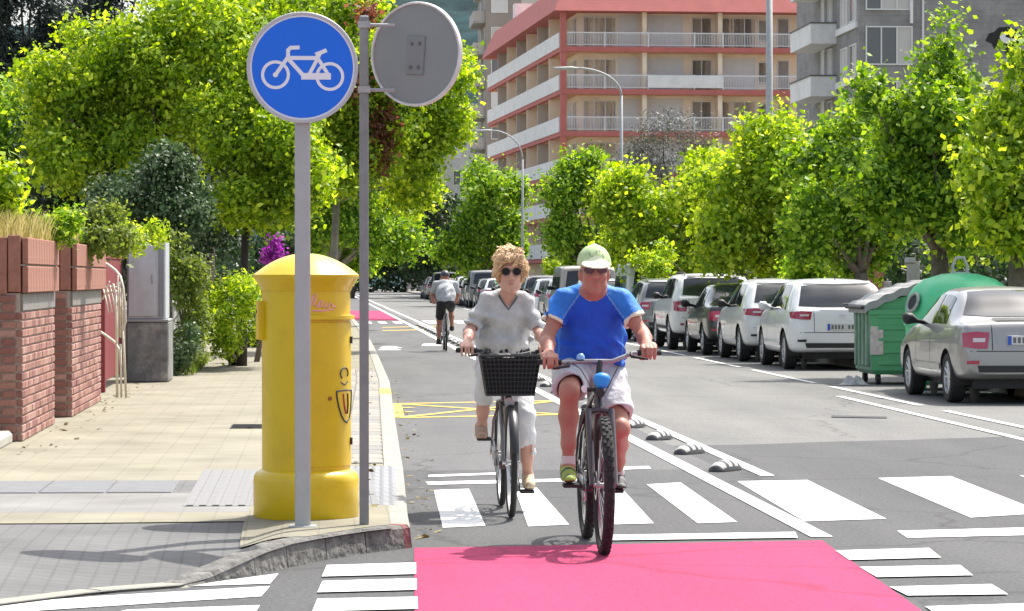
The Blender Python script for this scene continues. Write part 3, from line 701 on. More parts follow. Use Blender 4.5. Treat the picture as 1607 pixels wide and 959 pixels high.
# big broad-leaved tree over the garden on the left
tree((-2.9, 52, 0), scatter_lobes(52, 60, 470, 20, 190, 17, 62, 3) + scatter_lobes(52, 30, 190, 110, 250, 5, 50, 4) + scatter_lobes(52, 90, 330, 110, 330, 9, 48, 44) + [lob(110, 150, 52, 60, 55), lob(230, 80, 52, 70, 60), lob(380, 60, 52, 70, 55), lob(300, 20, 52, 80, 55), lob(170, 70, 52, 60, 45), lob(440, 20, 52, 60, 60), lob(90, 200, 52, 50, 55), lob(350, 150, 51, 70, 60), lob(300, 190, 50.8, 50, 40), lob(400, 190, 51, 50, 50), lob(60, 120, 52, 40, 40)], 30000, .105, LY, 'large bright green tree spreading over the garden wall on the left', .16, 11, 'garden_tree')
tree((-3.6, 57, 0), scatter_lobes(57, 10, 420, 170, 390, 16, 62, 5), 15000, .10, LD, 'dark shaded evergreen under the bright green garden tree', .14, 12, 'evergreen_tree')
tree((-2.3, 48.5, .1), scatter_lobes(48.5, 130, 330, 235, 370, 12, 34, 6), 8000, .075, LW, 'silver green broad-leaved tree above the electricity cabinet', .10, 13, 'broadleaf_tree')
tree((-1.2, 50, .1), scatter_lobes(50, 290, 490, 170, 360, 16, 44, 7), 12000, .10, LY, 'yellow green tree leaning out behind the blue sign post', .07, 14, 'leaning_tree', bark=M('bark_dark', (.05, .04, .035), rough=1))
# pavement trees beside the cycle lane
tree((.22, 60, KH), scatter_lobes(60, 485, 700, 60, 330, 22, 48, 8) + [lob(700, 190, 60, 42, 40), lob(720, 125, 60, 24, 16), lob(655, 250, 60, 45, 45), lob(560, 20, 60, 50, 40), lob(470, 10, 60, 60, 40)], 26000, .115, LY, 'bright lime pavement tree hanging over the cycle lane behind the grey sign', .08, 15, bark=BARKP,
     extra=[([lob(600, 200, 58.6, 26, 40), lob(575, 20, 58.4, 24, 22), lob(597, 250, 58.6, 18, 20), lob(560, 140, 58.4, 22, 26)], 1500, .085, LR)])
tree((.35, 74, KH), scatter_lobes(74, 470, 680, 230, 410, 20, 36, 9), 14000, .115, LG, 'green pavement tree with low branches behind the yellow post box', .13, 16, bark=BARKP)
tree((.4, 92, KH), scatter_lobes(92, 480, 650, 200, 415, 14, 36, 10), 9000, .14, LY, 'low lime pavement tree further up behind the grey pole', .13, 17, bark=BARKP)
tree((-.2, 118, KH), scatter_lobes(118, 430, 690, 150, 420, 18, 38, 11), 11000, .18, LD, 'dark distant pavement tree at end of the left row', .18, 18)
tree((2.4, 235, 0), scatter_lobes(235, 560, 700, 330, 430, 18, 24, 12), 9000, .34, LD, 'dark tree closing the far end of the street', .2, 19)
# dark conifer behind on the far left
cf = [lob(40+rnd(-55, 60), y, 80, 26+y*.10, 20) for y in range(-30, 240, 14)]
tree((-7.4, 80, 0), cf, 16000, .16, M_leaf('needle_dark', (.012, .022, .018), (.025, .04, .035), (.05, .07, .06), .15), 'dark grey green conifer behind the garden tree', .2, 20, 'conifer_tree', asp=.35)
cf2 = [lob(150+rnd(-70, 80), y, 86, 36+y*.12, 24) for y in range(-40, 240, 14)]
tree((-6.0, 86, 0), cf2, 11000, .17, MATS['needle_dark'], 'second dark conifer rising behind the garden tree crown', .2, 34, 'conifer_tree', asp=.35)
tree((-3.0, 84, 0), scatter_lobes(84, 380, 560, -20, 160, 14, 40, 13), 9000, .14, LY, 'tall lime tree behind the round signs', .17, 21, 'garden_tree')
tree((-5.6, 66, 0), scatter_lobes(66, -30, 140, 150, 300, 8, 45, 14), 6000, .12, LG, 'green tree at the far left behind the brick piers', .15, 22, 'garden_tree')
# the row on the right
m_g = 'plane trees along the right-hand pavement'
tree((9.6, 43.5, .13), scatter_lobes(43.5, 1520, 1700, 150, 385, 18, 46, 15) + [lob(1603, 90, 43.5, 12, 45), lob(1640, 120, 43.5, 25, 60), lob(1575, 230, 43.5, 40, 40), lob(1570, 345, 43.5, 46, 22)], 9500, .125, LY, 'plane tree with one upright shoot beside the black wall mark', .12, 23, 'plane_tree', m_g)
tree((9.45, 48, .13), scatter_lobes(48, 1370, 1570, 170, 400, 24, 38, 16) + [lob(1487, 60, 48, 9, 50), lob(1465, 130, 48, 28, 60), lob(1505, 140, 48, 26, 50), lob(1405, 170, 48, 14, 45), lob(1360, 150, 48, 18, 40), lob(1430, 240, 48, 50, 50)], 13000, .12, LG, 'tallest plane tree with pointed upright shoots above the green igloo bin', .15, 24, 'plane_tree', m_g)
tree((9.6, 56, .13), scatter_lobes(56, 1250, 1430, 215, 415, 20, 38, 17) + [lob(1340, 190, 56, 24, 34), lob(1390, 180, 56, 20, 40)], 10000, .12, LG, 'plane tree standing behind the big green waste container', .14, 25, 'plane_tree', m_g)
tree((9.8, 64, .13), scatter_lobes(64, 1110, 1320, 225, 425, 24, 40, 18) + [lob(1225, 200, 64, 26, 30), lob(1180, 210, 64, 22, 26)], 12000, .135, LY, 'golden lime plane tree in front of the thick lamp column', .14, 26, 'plane_tree', m_g)
tree((9.9, 83, .13), scatter_lobes(83, 955, 1180, 250, 430, 26, 34, 19), 11000, .15, LY, 'lime plane tree behind the white van', .14, 27, 'plane_tree', m_g)
tree((9.9, 112, .13), scatter_lobes(112, 868, 985, 250, 425, 18, 26, 20), 8000, .17, LG, 'mid green plane tree at the foot of the white balconies', .15, 28, 'plane_tree', m_g)
tree((9.3, 168, .13), scatter_lobes(168, 690, 830, 285, 415, 20, 20, 21) + [lob(755, 275, 168, 22, 18), lob(700, 395, 168, 22, 14)], 9000, .24, LG, 'rounded plane tree left of the balconied building', .16, 29, 'plane_tree', m_g)
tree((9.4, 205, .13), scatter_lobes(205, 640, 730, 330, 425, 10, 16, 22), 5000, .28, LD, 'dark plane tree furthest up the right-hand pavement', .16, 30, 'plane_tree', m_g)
# wispy grey tree in front of the building
wt = tree((13.6, 122, 0), [lob(1040, 205, 122, 50, 34), lob(1000, 235, 122, 40, 36), lob(1090, 225, 122, 40, 34), lob(1030, 260, 122, 70, 30)], 2600, .15, M_leaf('needle_grey', (.05, .06, .05), (.09, .10, .08), (.15, .16, .13), .2), 'thin grey conifer with bare limbs before the red eaved building', .12, 31, 'sparse_conifer', asp=.3, bark=M('bark_dark', (.05, .04, .035), rough=1))
# shrubs
def shrub(base, lobes, n, size, mat, label, seed, name='shrub', asp=.6, group=None, extra=()):
    b = Vector(base); o = empty(name, base, label, 'shrub' if name != 'grass_clump' else 'grass', group); random.seed(seed)
    L = [(tuple(Vector(c)-b), r) for c, r in lobes]
    P, N = cloud(L, n, size, seed, shell=.5, per=10); P[:, 2] = np.maximum(P[:, 2], .02); link('foliage', leaf_mesh('foliage', P, N, size, seed, asp), mat, o)
    m = MB()
    for (c, r) in L: m.tube([(rnd(-.1, .1), rnd(-.1, .1), 0), (c[0]*.5, c[1]*.5, c[2]*.5), c], [.03, .02, .008], 5)
    m.build('stem', BARK, o, smooth=True)
    for j, (lb2, n2, s2, mt2) in enumerate(extra):
        P, N = cloud([(tuple(Vector(c)-b), r) for c, r in lb2], n2, s2, seed+20+j, per=8); link('foliage', leaf_mesh('foliage', P, N, s2, seed+31+j, asp), mt2, o)
    return o
LH = M_leaf('leaf_hedge', (.06, .10, .018), (.13, .19, .03), (.22, .28, .06))
shrub(tuple(G(300, 575, KH)), scatter_lobes(46, 262, 330, 370, 560, 12, 24, 30), 5000, .06, LH, 'tall pale green shrub growing beside the electricity cabinet', 41)
shrub(tuple(G(370, 572, KH)), scatter_lobes(47.5, 310, 410, 440, 562, 16, 26, 31), 8000, .055, LY, 'bushy bright green hedge shrub against the yellow post box', 42)
shrub(tuple(G(285, 585, KH)), scatter_lobes(45.2, 262, 310, 510, 575, 6, 18, 32), 1800, .05, LW, 'small grey green creeper at the foot of the plinth', 43)
shrub((-1.35, 64, KH), scatter_lobes(64, 405, 470, 370, 560, 14, 24, 33), 6000, .08, LD, 'dark shaded hedge behind the yellow post box', 44)
shrub((-.95, 52.5, KH), [lob(430, 382, 52.5, 8, 20), lob(423, 402, 52.5, 10, 12), lob(436, 400, 52.5, 9, 11)], 900, .042, LP, 'magenta flowering shrub showing above the post box lid', 45, 'flowering_shrub', .8)
shrub((-2.95, 33.5, 1.6), scatter_lobes(33.5, 95, 205, 330, 388, 9, 22, 34), 4500, .05, LH, 'green planting spilling over the second brick pier', 46)
shrub((-3.05, 38.5, 1.55), scatter_lobes(38.5, 150, 250, 340, 385, 6, 18, 35), 2400, .05, LY, 'lime shrub over the dark red gate', 47)
shrub((-3.15, 30, 1.7), scatter_lobes(30, 40, 120, 330, 372, 6, 18, 36), 2200, .05, LG, 'green shrub above the first brick pier', 48)
shrub((-3.3, 29, 1.7), [lob(5, 290, 29, 24, 45), lob(-10, 320, 29, 40, 40)], 1600, .07, LY, 'lime shrub at the far left above the piers', 49)
shrub((10.6, 78, .13), scatter_lobes(78, 1000, 1060, 395, 430, 6, 16, 37), 2200, .09, LY, 'low lime shrub behind the white van roof', 50)
shrub((10.8, 140, .13), [lob(868, 420, 140, 14, 16), lob(885, 425, 140, 12, 12)], 1200, .14, LY, 'small round lime bush by the man\'s shoulder', 51)
shrub((11.0, 58, .13), scatter_lobes(58, 1225, 1330, 395, 440, 8, 20, 38), 3000, .09, LG, 'green bush behind the white hatchback roof', 52)
# evergreen hedge that closes the view behind the right-hand wall
def hedge(name, x0, x1, y0, y1, h, n, size, mat, label, seed, cat='hedge', z=0):
    o = empty(name, ((x0+x1)/2, y0, z), label, cat); r = np.random.default_rng(seed)
    P = np.stack([r.uniform(x0, x1, n), r.uniform(y0, y1, n), r.uniform(0, 1, n)**.8*h*(1+.2*np.sin(r.uniform(0, 1, n)*9))], 1)
    P[:, 2] *= 1+.15*np.sin(P[:, 1]*1.3)+.1*np.sin(P[:, 1]*3.1); P -= np.array([(x0+x1)/2, y0, 0])
    N = r.normal(size=(n, 3)) + np.array([-.4, -.3, .5]); link('foliage', leaf_mesh('foliage', P, N, size, seed), mat, o)
    m = MB()
    for k in range(int((y1-y0)/2.5)): m.tube([(rnd(-.3, .3), k*2.5+1, 0), (rnd(-.3, .3), k*2.5+1, h*.8)], [.06, .03], 5)
    m.build('stems', BARK, o, kind='stuff'); return o
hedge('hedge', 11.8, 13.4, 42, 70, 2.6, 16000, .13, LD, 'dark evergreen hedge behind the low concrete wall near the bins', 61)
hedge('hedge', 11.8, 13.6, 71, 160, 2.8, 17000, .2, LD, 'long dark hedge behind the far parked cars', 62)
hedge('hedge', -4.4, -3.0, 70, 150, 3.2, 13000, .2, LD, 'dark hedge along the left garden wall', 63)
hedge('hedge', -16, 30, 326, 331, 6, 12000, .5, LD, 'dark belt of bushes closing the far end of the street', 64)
# dry grass on top of the piers
def grass(base, x0, x1, y0, y1, n, h, mat, label, seed):
    r = np.random.default_rng(seed); o = MB(); random.seed(seed)
    for k in range(n):
        x, y = rnd(x0, x1), rnd(y0, y1); hh = h*rnd(.5, 1.2); dx, dy = rnd(-.35, .45)*hh, rnd(-.35, .35)*hh; wd = .005
        o._add([(x-wd, y, 0), (x+wd, y, 0), (x+dx*.4+wd*.8, y+dy*.4, hh*.6), (x+dx*.4-wd*.8, y+dy*.4, hh*.6), (x+dx, y+dy, hh)], [(0, 1, 2, 3), (3, 2, 4)])
    return tag(o.build('dry_grass', mat, loc=base, fix=False), label, 'grass', kind='stuff')
grass((-2.95, 27.2, 1.80), -.5, .5, 0, 3.0, 1700, .27, LS, 'dry straw coloured grass on top of the brick pier', 71)
grass((-2.95, 31.9, 1.80), -.5, .5, 0, 2.4, 800, .26, LS, 'pale grass tufts on the second brick pier', 72)
grass((-3.05, 45, KH), .3, 1.3, 0, 9, 900, .22, LH, 'weeds along the foot of the garden wall', 73)

# fallen leaves and dust along the kerb and the wall foot
random.seed(91); r_ = np.random.default_rng(91); P = []
for k in range(260):
    y = 18.2 + 30*random.random()**1.5
    if k % 3 == 0: P.append((kerbX(y)+.03+abs(random.gauss(0, .10)), y, .012))
    elif k % 3 == 1: P.append((kerbX(y)-.2-abs(random.gauss(0, .25)), y, KH+.016))
    else: P.append((-2.42+abs(random.gauss(0, .18)), 25+20*random.random(), KH+.012))
P = np.array(P); N = r_.normal(size=(len(P), 3))*.25 + np.array([0, 0, 1.])
tag(link('fallen_leaves', leaf_mesh('fallen_leaves', P, N, .045, 92), M_leaf('leaf_litter', (.06, .04, .02), (.16, .11, .04), (.26, .22, .07), .1), kind='stuff'), 'dry fallen leaves scattered along the kerb and wall', 'leaves')
# ------------------------------------------------------------------ buildings and hill
m_cream = M('facade_cream', (.87, .74, .57), rough=.9, var=.08, vs=.6)
m_redp = M('slab_red', (.50, .15, .13), rough=.8, var=.1, vs=1)
m_bw = M('balcony_white', (.78, .775, .76), rough=.8, var=.07, vs=.8, stain=(.5, .49, .46), st_s=1.2, st_a=.5)
m_shut = M('shutter_grey', (.68, .68, .67), rough=.7, var=.04, vs=2)
m_frame = M('window_frame', (.7, .7, .68), rough=.6)
m_glass = M('window_glass', (.13, .14, .15), rough=.12, spec=.5)
m_rail = M('railing_grey', (.7, .7, .7), rough=.6)
m_orange = M('soffit_orange_bounce', (.74, .42, .26), rough=.9)  # orange of light reflected under the slabs, put into the base colour
def window(parent, x, z, wd, h, face='y', off=0., kind='window', mull=2):
    """a framed window; face 'y' looks towards -y, face 'x' looks towards -x"""
    T = (lambda a, d, c: (a, off+d, c)) if face == 'y' else (lambda a, d, c: (off+d, a, c))
    def bx(mb, a0, d0, c0, a1, d1, c1):
        p, q_ = T(a0, d0, c0), T(a1, d1, c1); mb.box(tuple(min(p[i], q_[i]) for i in range(3)), tuple(max(p[i], q_[i]) for i in range(3)))
    t = .07; m = MB()
    bx(m, x, -.06, z, x+t, .05, z+h); bx(m, x+wd-t, -.06, z, x+wd, .05, z+h); bx(m, x+t, -.06, z, x+wd-t, .05, z+t); bx(m, x+t, -.06, z+h-t, x+wd-t, .05, z+h)
    for k in range(1, mull): bx(m, x+wd*k/mull-.035, -.05, z+t, x+wd*k/mull+.035, .05, z+h-t)
    if kind == 'shutter': bx(m, x-.02, -.04, z+h, x+wd+.02, .05, z+h+.12)
    wn = m.build('window', m_frame, parent)
    if kind == 'shutter':
        s = MB(); n = int(h/.11)
        for k in range(n): bx(s, x+t, -.02 - .012*(k % 2), z+t+k*(h-2*t)/n, x+wd-t, .03, z+t+(k+1)*(h-2*t)/n - .008)
        s.build('shutter', m_shut, wn)
    else:
        for k in range(mull):
            g = MB(); bx(g, x+wd*k/mull+.04, .0, z+t*.9, x+wd*(k+1)/mull-.04, .03, z+h-t*.9); g.build('pane', m_glass if random.random() < .55 else M('pane_curtain', (.52, .50, .47), rough=.5), wn)
    return wn
b1 = empty('apartment_building', (16.5, 217, 0), 'cream apartment building with red eaves and stacked white balconies', 'building', rz=math.radians(2.9))
LX, LY_, = 19.9, 48.0; LV = [2.9, 5.78, 8.65, 11.53, 14.4, 17.3]
m = MB(); m.box((1.35, 1.5, -.1), (LX, LY_, 20.2)); m.build('wall', m_cream, b1)
m = MB(); m.box((0, 0, 0), (.38, .38, 19.8)); m.build('corner_column', m_redp, b1)
random.seed(5)
for li, z in enumerate(LV):
    m = MB(); m.box((-.02, -.04, z-.34), (LX, 1.5, z)); m.box((-.02, 1.5, z-.34), (1.35, LY_, z)); m.build('floor_slab', m_redp, b1)
    m = MB(); m.box((.3, .25, z-.36), (LX-.1, 1.49, z-.343)); m.box((.3, 1.5, z-.36), (1.34, LY_-.1, z-.343)); m.build('soffit', m_orange, b1)
    top = (LV[li+1]-.34) if li < 5 else 19.7; hh = top - z
    # front railing
    r = MB(); r.box((.42, .02, z+.92), (LX-.1, .08, z+1.0)); r.box((.42, .03, z+.1), (LX-.1, .07, z+.15)); x = .5
    while x < LX-.1: r.box((x, .035, z+.15), (x+.03, .065, z+.92)); x += .11
    for x in (3.0, 6.0, 9.2, 11.2, 14.6): r.box((x, .01, z), (x+.09, .09, z+1.02))
    r.build('railing', m_rail, b1)
    if li == 4: m = MB(); m.box((6.0, -.06, z+.12), (11.2, .01, z+.95)); m.build('balcony_panel', m_bw, b1)
    for x in (5.7, 10.95): m = MB(); m.box((x, .35, z), (x+.3, 1.5, top)); m.build('fin_wall', m_cream, b1)
    H0 = min(2.15, hh-.25)
    window(b1, 1.75, z+.02, 2.3, H0, 'y', 1.5, 'window', 3); window(b1, 4.2, z+.02, 1.4, H0, 'y', 1.5, 'shutter', 1)
    window(b1, 6.2, z+.02, 2.5, H0, 'y', 1.5, 'shutter', 2); window(b1, 9.3, z+.02, 1.4, H0, 'y', 1.5, 'window', 2)
    window(b1, 11.4, z+.02, 2.4, H0, 'y', 1.5, 'window' if li % 2 else 'shutter', 3); window(b1, 13.95, z+.55, .7, 1.5, 'y', 1.5, 'window', 1); window(b1, 15.3, z+.02, .85, H0, 'y', 1.5, 'window', 1)
    # left face: solid white parapets, bays divided by fins
    for k in range(7):
        y0 = .45 + k*6.75; m = MB(); m.box((-.08, y0, z-.05), (.06, y0+6.68, z+.98)); m.build('parapet', m_bw, b1)
        if k: m = MB(); m.box((.07, y0-.14, z), (1.35, y0+.06, top)); m.build('fin_wall', m_cream if k % 2 else M('fin_grey', (.5, .46, .4), rough=.9), b1)
        window(b1, y0+1.3, z+.02, 1.9, H0, 'x', 1.35, 'window', 2)
        window(b1, y0+4.1, z+.6, 1.3, H0-.6, 'x', 1.35, 'window' if (k+li) % 3 else 'shutter', 1)
# red sloping eave
m = MB(); e = 1.0
m._add([(-.5, -.6, 19.7), (LX+.6, -.6, 19.7), (LX+.6, LY_+.5, 19.7), (-.5, LY_+.5, 19.7), (.5, .9, 21.9), (LX-.5, .9, 21.9), (LX-.5, LY_-.5, 21.9), (.5, LY_-.5, 21.9)], [(0, 3, 2, 1), (4, 5, 6, 7), (0, 1, 5, 4), (1, 2, 6, 5), (2, 3, 7, 6), (3, 0, 4, 7)])
rf = m.build('roof', m_redp, b1)
for (a, b, c, d) in ((6, 30, 2.2, 2.0), (4, 20, 1.6, 1.6), (4, 37, 1.4, 1.2)):
    m = MB(); m.box((a-3, b, 21.8), (a-3+c, b+d, 23.4)); m.build('chimney', m_bw, rf)
# grey building on the right
m_grey_b = M('facade_grey', (.22, .20, .205), rough=.9, var=.06, vs=.5)
bt = M_tiles('facade_grey_tile', (.29, .285, .285), (.28, .275, .275), (.25, .245, .245), .9, .32, .5, .02)
n_ = bt.node_tree; gm = [q_ for q_ in n_.nodes if q_.type == 'TEX_BRICK'][0]; mp = n_.nodes.new('ShaderNodeMapping'); mp.inputs['Rotation'].default_value = (math.radians(90), 0, 0)
gg = n_.nodes.new('ShaderNodeNewGeometry'); n_.links.new(gg.outputs['Position'], mp.inputs['Vector']); n_.links.new(mp.outputs[0], gm.inputs['Vector'])
b2 = empty('apartment_block', (28.5, 167, 0), 'tall grey tiled apartment block with white framed windows behind plane trees', 'building')
m = MB(); m.box((0, 0, -.1), (16, 22, 26)); m.build('wall', bt, b2)
for z in (6.9, 9.85, 12.75, 15.65, 18.55):
    w_ = window(b2, .35, z, 2.5, 2.05, 'y', -.02, 'window', 3)
    for y0 in (.6, 3.4): window(b2, y0, z-.5, 2.2, 1.7, 'x', -.02, 'window', 2)
    window(b2, 8.6, z-.5, 1.5, 2.0, 'x', -.02, 'window', 1); window(b2, 11.2, z-.5, 1.2, 2.0, 'x', -.02, 'shutter', 1)
    bal = MB(); bal.box((-1.45, 7.2, z-1.25), (-.01, 14.8, z-1.0)); o = bal.build('balcony', m_bw, b2)
    pr = MB(); pr.box((-1.45, 7.2, z-.999), (-1.33, 14.8, z-.15)); pr.box((-1.329, 7.2, z-.999), (-.02, 7.32, z-.15)); pr.build('parapet', m_bw, o)
    rr = MB(); rr.box((-1.5, 7.15, z-.149), (-1.3, 14.85, z-.07)); rr.box((-1.299, 7.15, z-.149), (-.02, 7.35, z-.07)); rr.build('handrail', M('rail_dark', (.12, .12, .12), rough=.6), o)
    bd_ = MB(); bd_.box((-.14, .3, z-.9), (-.005, 6.9, z-.55)); bd_.build('string_course', m_bw, b2)
m = MB(); m.tube([(3.4, -.09, 0), (3.4, -.09, 26)], .06, 8); m.build('downpipe', m_rail, b2)
m = MB(); m.box((2.7, -.2, 14.95), (2.85, -.02, 16.6)); m.build('bracket', m_bw, b2)
blk = M('mural_black', (.012, .012, .013), rough=.7)
m = MB(); bl = [(7.3, 13.9), (7.5, 14.3), (7.75, 14.35), (8.0, 14.6), (8.5, 14.65), (9.0, 14.5), (9.3, 14.1), (9.2, 13.7), (8.8, 13.55), (8.55, 13.2), (8.4, 13.15), (8.3, 13.45), (8.0, 13.55), (7.75, 13.5), (7.65, 13.75)]
m.prism(bl, -.03, -.004, lambda x, y, z: (x, z, y)); mu = m.build('wall_mark', blk, b2, (-.55, 0, .15))
m = MB(); m.prism([(8.05, 14.1), (8.2, 14.38), (8.45, 14.3), (8.35, 14.1), (8.75, 14.0), (9.0, 14.12), (8.9, 13.85), (8.5, 13.75), (8.2, 13.8)], -.04, -.031, lambda x, y, z: (x, z, y)); m.build('wall_mark_light', m_bw, mu)
# beige-grey blocks beyond
def far_block(loc, sx, sy, h, mat, label, fl=2.9, balc=True, nw=3):
    o = empty('far_building', loc, label, 'building'); m = MB(); m.box((0, 0, -.1), (sx, sy, h)); m.build('wall', mat, o)
    m = MB(); m.box((-.4, -.4, h+.002), (sx+.4, sy+.4, h+.5)); m.build('roof', m_conc, o)
    k = 0
    while 2.6+fl*k+1.8 < h:
        z = 2.6+fl*k; k += 1
        for j in range(nw): window(o, .5+j*(sx-.6)/nw, z, (sx-.6)/nw*.55, 1.6, 'y', -.02, 'window' if (j+k) % 3 else 'shutter', 1)
        for j in range(2): window(o, 1+j*sy*.45, z, 1.8, 1.6, 'x', -.02, 'window', 1)
        if balc:
            m = MB(); m.box((-1.1, .4, z-.9), (-.01, sy*.6, z-.7)); q_ = m.build('balcony', m_conc, o)
            m = MB(); m.box((-1.1, .4, z-.699), (-1.0, sy*.6, z+.2)); m.box((-.999, .4, z-.699), (-.02, .5, z+.2)); m.build('parapet', M('parapet_grey', (.42, .40, .38), rough=.9), q_)
    return o
far_block((15.3, 292, 0), 9, 14, 28, M('facade_taupe', (.30, .27, .24), rough=.9, var=.1, vs=.4), 'taupe block with stacked balconies beyond the cream building')
far_block((12.2, 338, 0), 5.2, 12, 19.5, M('facade_pale', (.52, .50, .48), rough=.9, var=.1, vs=.4), 'pale grey house block beyond the rounded plane tree', balc=False)
far_block((10.0, 372, 0), 4.5, 10, 15.5, M('facade_pink', (.48, .42, .38), rough=.9, var=.1, vs=.4), 'pale pinkish house furthest up the street', balc=False, nw=2)
far_block((-30, 150, 0), 14, 14, 13, M('facade_taupe'), 'low taupe house hidden in the trees on the left', balc=False)
# wooded hill that closes the street
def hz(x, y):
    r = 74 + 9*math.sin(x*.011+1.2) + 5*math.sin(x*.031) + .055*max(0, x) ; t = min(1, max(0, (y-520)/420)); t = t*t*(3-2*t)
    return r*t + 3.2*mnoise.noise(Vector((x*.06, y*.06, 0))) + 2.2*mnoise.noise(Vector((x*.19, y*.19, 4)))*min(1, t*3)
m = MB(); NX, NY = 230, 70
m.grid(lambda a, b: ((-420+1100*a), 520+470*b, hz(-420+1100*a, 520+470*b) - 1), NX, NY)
m.build('hill', M('hill_wood_haze', (.018, .042, .045), rough=1, var=.5, vs=.09, bump=1, bs=.5, objc=False, spec=.1), smooth=True, kind='structure')  # blue haze of distance is put into the wood's base colour
# ------------------------------------------------------------------ parked cars
def pchip(xs, ys, x):
    xs = np.array(xs, float); ys = np.array(ys, float); h = np.diff(xs); d = np.diff(ys)/h; t = np.zeros_like(ys)
    for i in range(1, len(xs)-1):
        if d[i-1]*d[i] > 0: w1 = 2*h[i]+h[i-1]; w2 = h[i]+2*h[i-1]; t[i] = (w1+w2)/(w1/d[i-1]+w2/d[i])
    t[0] = d[0]; t[-1] = d[-1]; i = np.clip(np.searchsorted(xs, x)-1, 0, len(xs)-2); u = (x-xs[i])/h[i]
    return (2*u**3-3*u**2+1)*ys[i] + (u**3-2*u**2+u)*h[i]*t[i] + (-2*u**3+3*u**2)*ys[i+1] + (u**3-u**2)*h[i]*t[i+1]
m_tyre = M('tyre', (.022, .022, .022), rough=.85, var=.2, vs=20)
m_alloy = M('alloy', (.52, .53, .54), rough=.35, metal=.7)
m_black = M('trim_black', (.018, .018, .02), rough=.6)
m_cglass = M('car_glass', (.018, .024, .03), rough=.03, spec=.5)
m_tail = M('tail_red', (.36, .012, .05), rough=.15, coat=1.0)
m_tailw = M('tail_clear', (.55, .5, .5), rough=.15, coat=1.0)
m_plate = M('number_plate', (.55, .56, .54), rough=.5)
m_chrome = M('chrome', (.7, .7, .7), rough=.15, metal=1)
def wheel_mesh(R, wd=.19):
    t = MB(); h = wd/2
    t.lathe([(R*.64, -h*.9), (R*.70, -h), (R*.93, -h), (R, -h*.75), (R, h*.75), (R*.93, h), (R*.70, h), (R*.64, h*.9)], 32, axis='x')
    r = MB(); r.lathe([(R*.66, -h*.93), (R*.62, -h*.96), (R*.60, -h*.6), (R*.60, h*.7)], 32, axis='x')
    for k in range(10):
        a = 2*math.pi*k/10; r.tube([(-h*.55, .03*math.cos(a), .03*math.sin(a)), (-h*.75, R*.61*math.cos(a), R*.61*math.sin(a))], [.022, .018], 6)
    r.lathe([(0, -h*.78), (.06, -h*.78), (.07, -h*.5), (.07, h*.3)], 16, axis='x')
    d = MB(); d.lathe([(0, -h*.2), (R*.60, -h*.2)], 24, axis='x')
    return t.mesh('tyre', 40), r.mesh('rim', 40), d.mesh('disc')
# rows: y, z bottom, z belt, z top, half width, half width at belt, half width of top
STY = {
 'hatch': (4.28, [(0, .34, .60, .66, .70, .66, .50), (.05, .31, .84, .95, .79, .74, .62), (.14, .29, .93, 1.04, .84, .79, .66), (.34, .28, .95, 1.24, .87, .83, .63), (.60, .27, .96, 1.42, .885, .84, .60), (.95, .26, .96, 1.475, .89, .845, .60), (1.7, .25, .95, 1.495, .895, .85, .61), (2.25, .25, .94, 1.46, .895, .85, .60), (2.75, .25, .93, 1.22, .89, .85, .64), (3.15, .25, .92, .99, .885, .84, .68), (3.8, .25, .86, .90, .87, .80, .62), (4.15, .27, .70, .75, .82, .74, .55), (4.28, .32, .55, .60, .72, .66, .48)], .70, 2.61, .315),
 'coupe': (4.17, [(0, .36, .62, .68, .70, .66, .52), (.05, .33, .80, .90, .77, .73, .62), (.12, .30, .90, .98, .81, .77, .66), (.42, .28, .92, 1.01, .84, .80, .68), (.62, .27, .92, 1.08, .85, .80, .62), (1.0, .26, .92, 1.30, .855, .80, .56), (1.35, .26, .92, 1.385, .86, .80, .555), (1.9, .25, .91, 1.40, .86, .805, .56), (2.35, .25, .90, 1.34, .86, .805, .56), (2.85, .25, .89, 1.06, .855, .80, .62), (3.1, .25, .88, .95, .85, .79, .64), (3.7, .25, .80, .84, .84, .76, .60), (4.05, .27, .66, .70, .79, .71, .54), (4.17, .33, .54, .58, .70, .63, .48)], .76, 2.54, .30),
 'suv': (4.35, [(0, .40, .66, .72, .74, .70, .55), (.05, .37, .92, 1.06, .82, .78, .66), (.12, .35, 1.03, 1.16, .87, .82, .68), (.26, .34, 1.05, 1.40, .90, .86, .66), (.42, .34, 1.05, 1.54, .91, .87, .65), (.8, .33, 1.05, 1.585, .915, .875, .66), (1.7, .32, 1.04, 1.60, .92, .88, .67), (2.4, .32, 1.03, 1.56, .92, .88, .66), (2.8, .32, 1.02, 1.32, .915, .88, .69), (3.15, .32, 1.02, 1.09, .91, .87, .72), (3.85, .32, .97, 1.01, .89, .83, .66), (4.22, .34, .8, .86, .83, .76, .58), (4.35, .4, .62, .68, .74, .68, .5)], .80, 2.62, .345),
 'van': (4.85, [(0, .38, .70, .78, .78, .76, .62), (.04, .36, 1.0, 1.15, .88, .85, .72), (.09, .34, 1.08, 1.40, .91, .88, .74), (.20, .33, 1.10, 1.80, .93, .90, .76), (.34, .33, 1.10, 1.875, .94, .905, .77), (1.5, .32, 1.10, 1.90, .95, .91, .78), (3.0, .32, 1.10, 1.895, .95, .91, .78), (3.5, .32, 1.09, 1.80, .95, .91, .77), (4.05, .32, 1.06, 1.30, .94, .90, .76), (4.3, .32, 1.02, 1.12, .92, .88, .74), (4.7, .34, .86, .92, .86, .80, .62), (4.85, .4, .62, .68, .76, .7, .52)], .95, 2.95, .325),
}
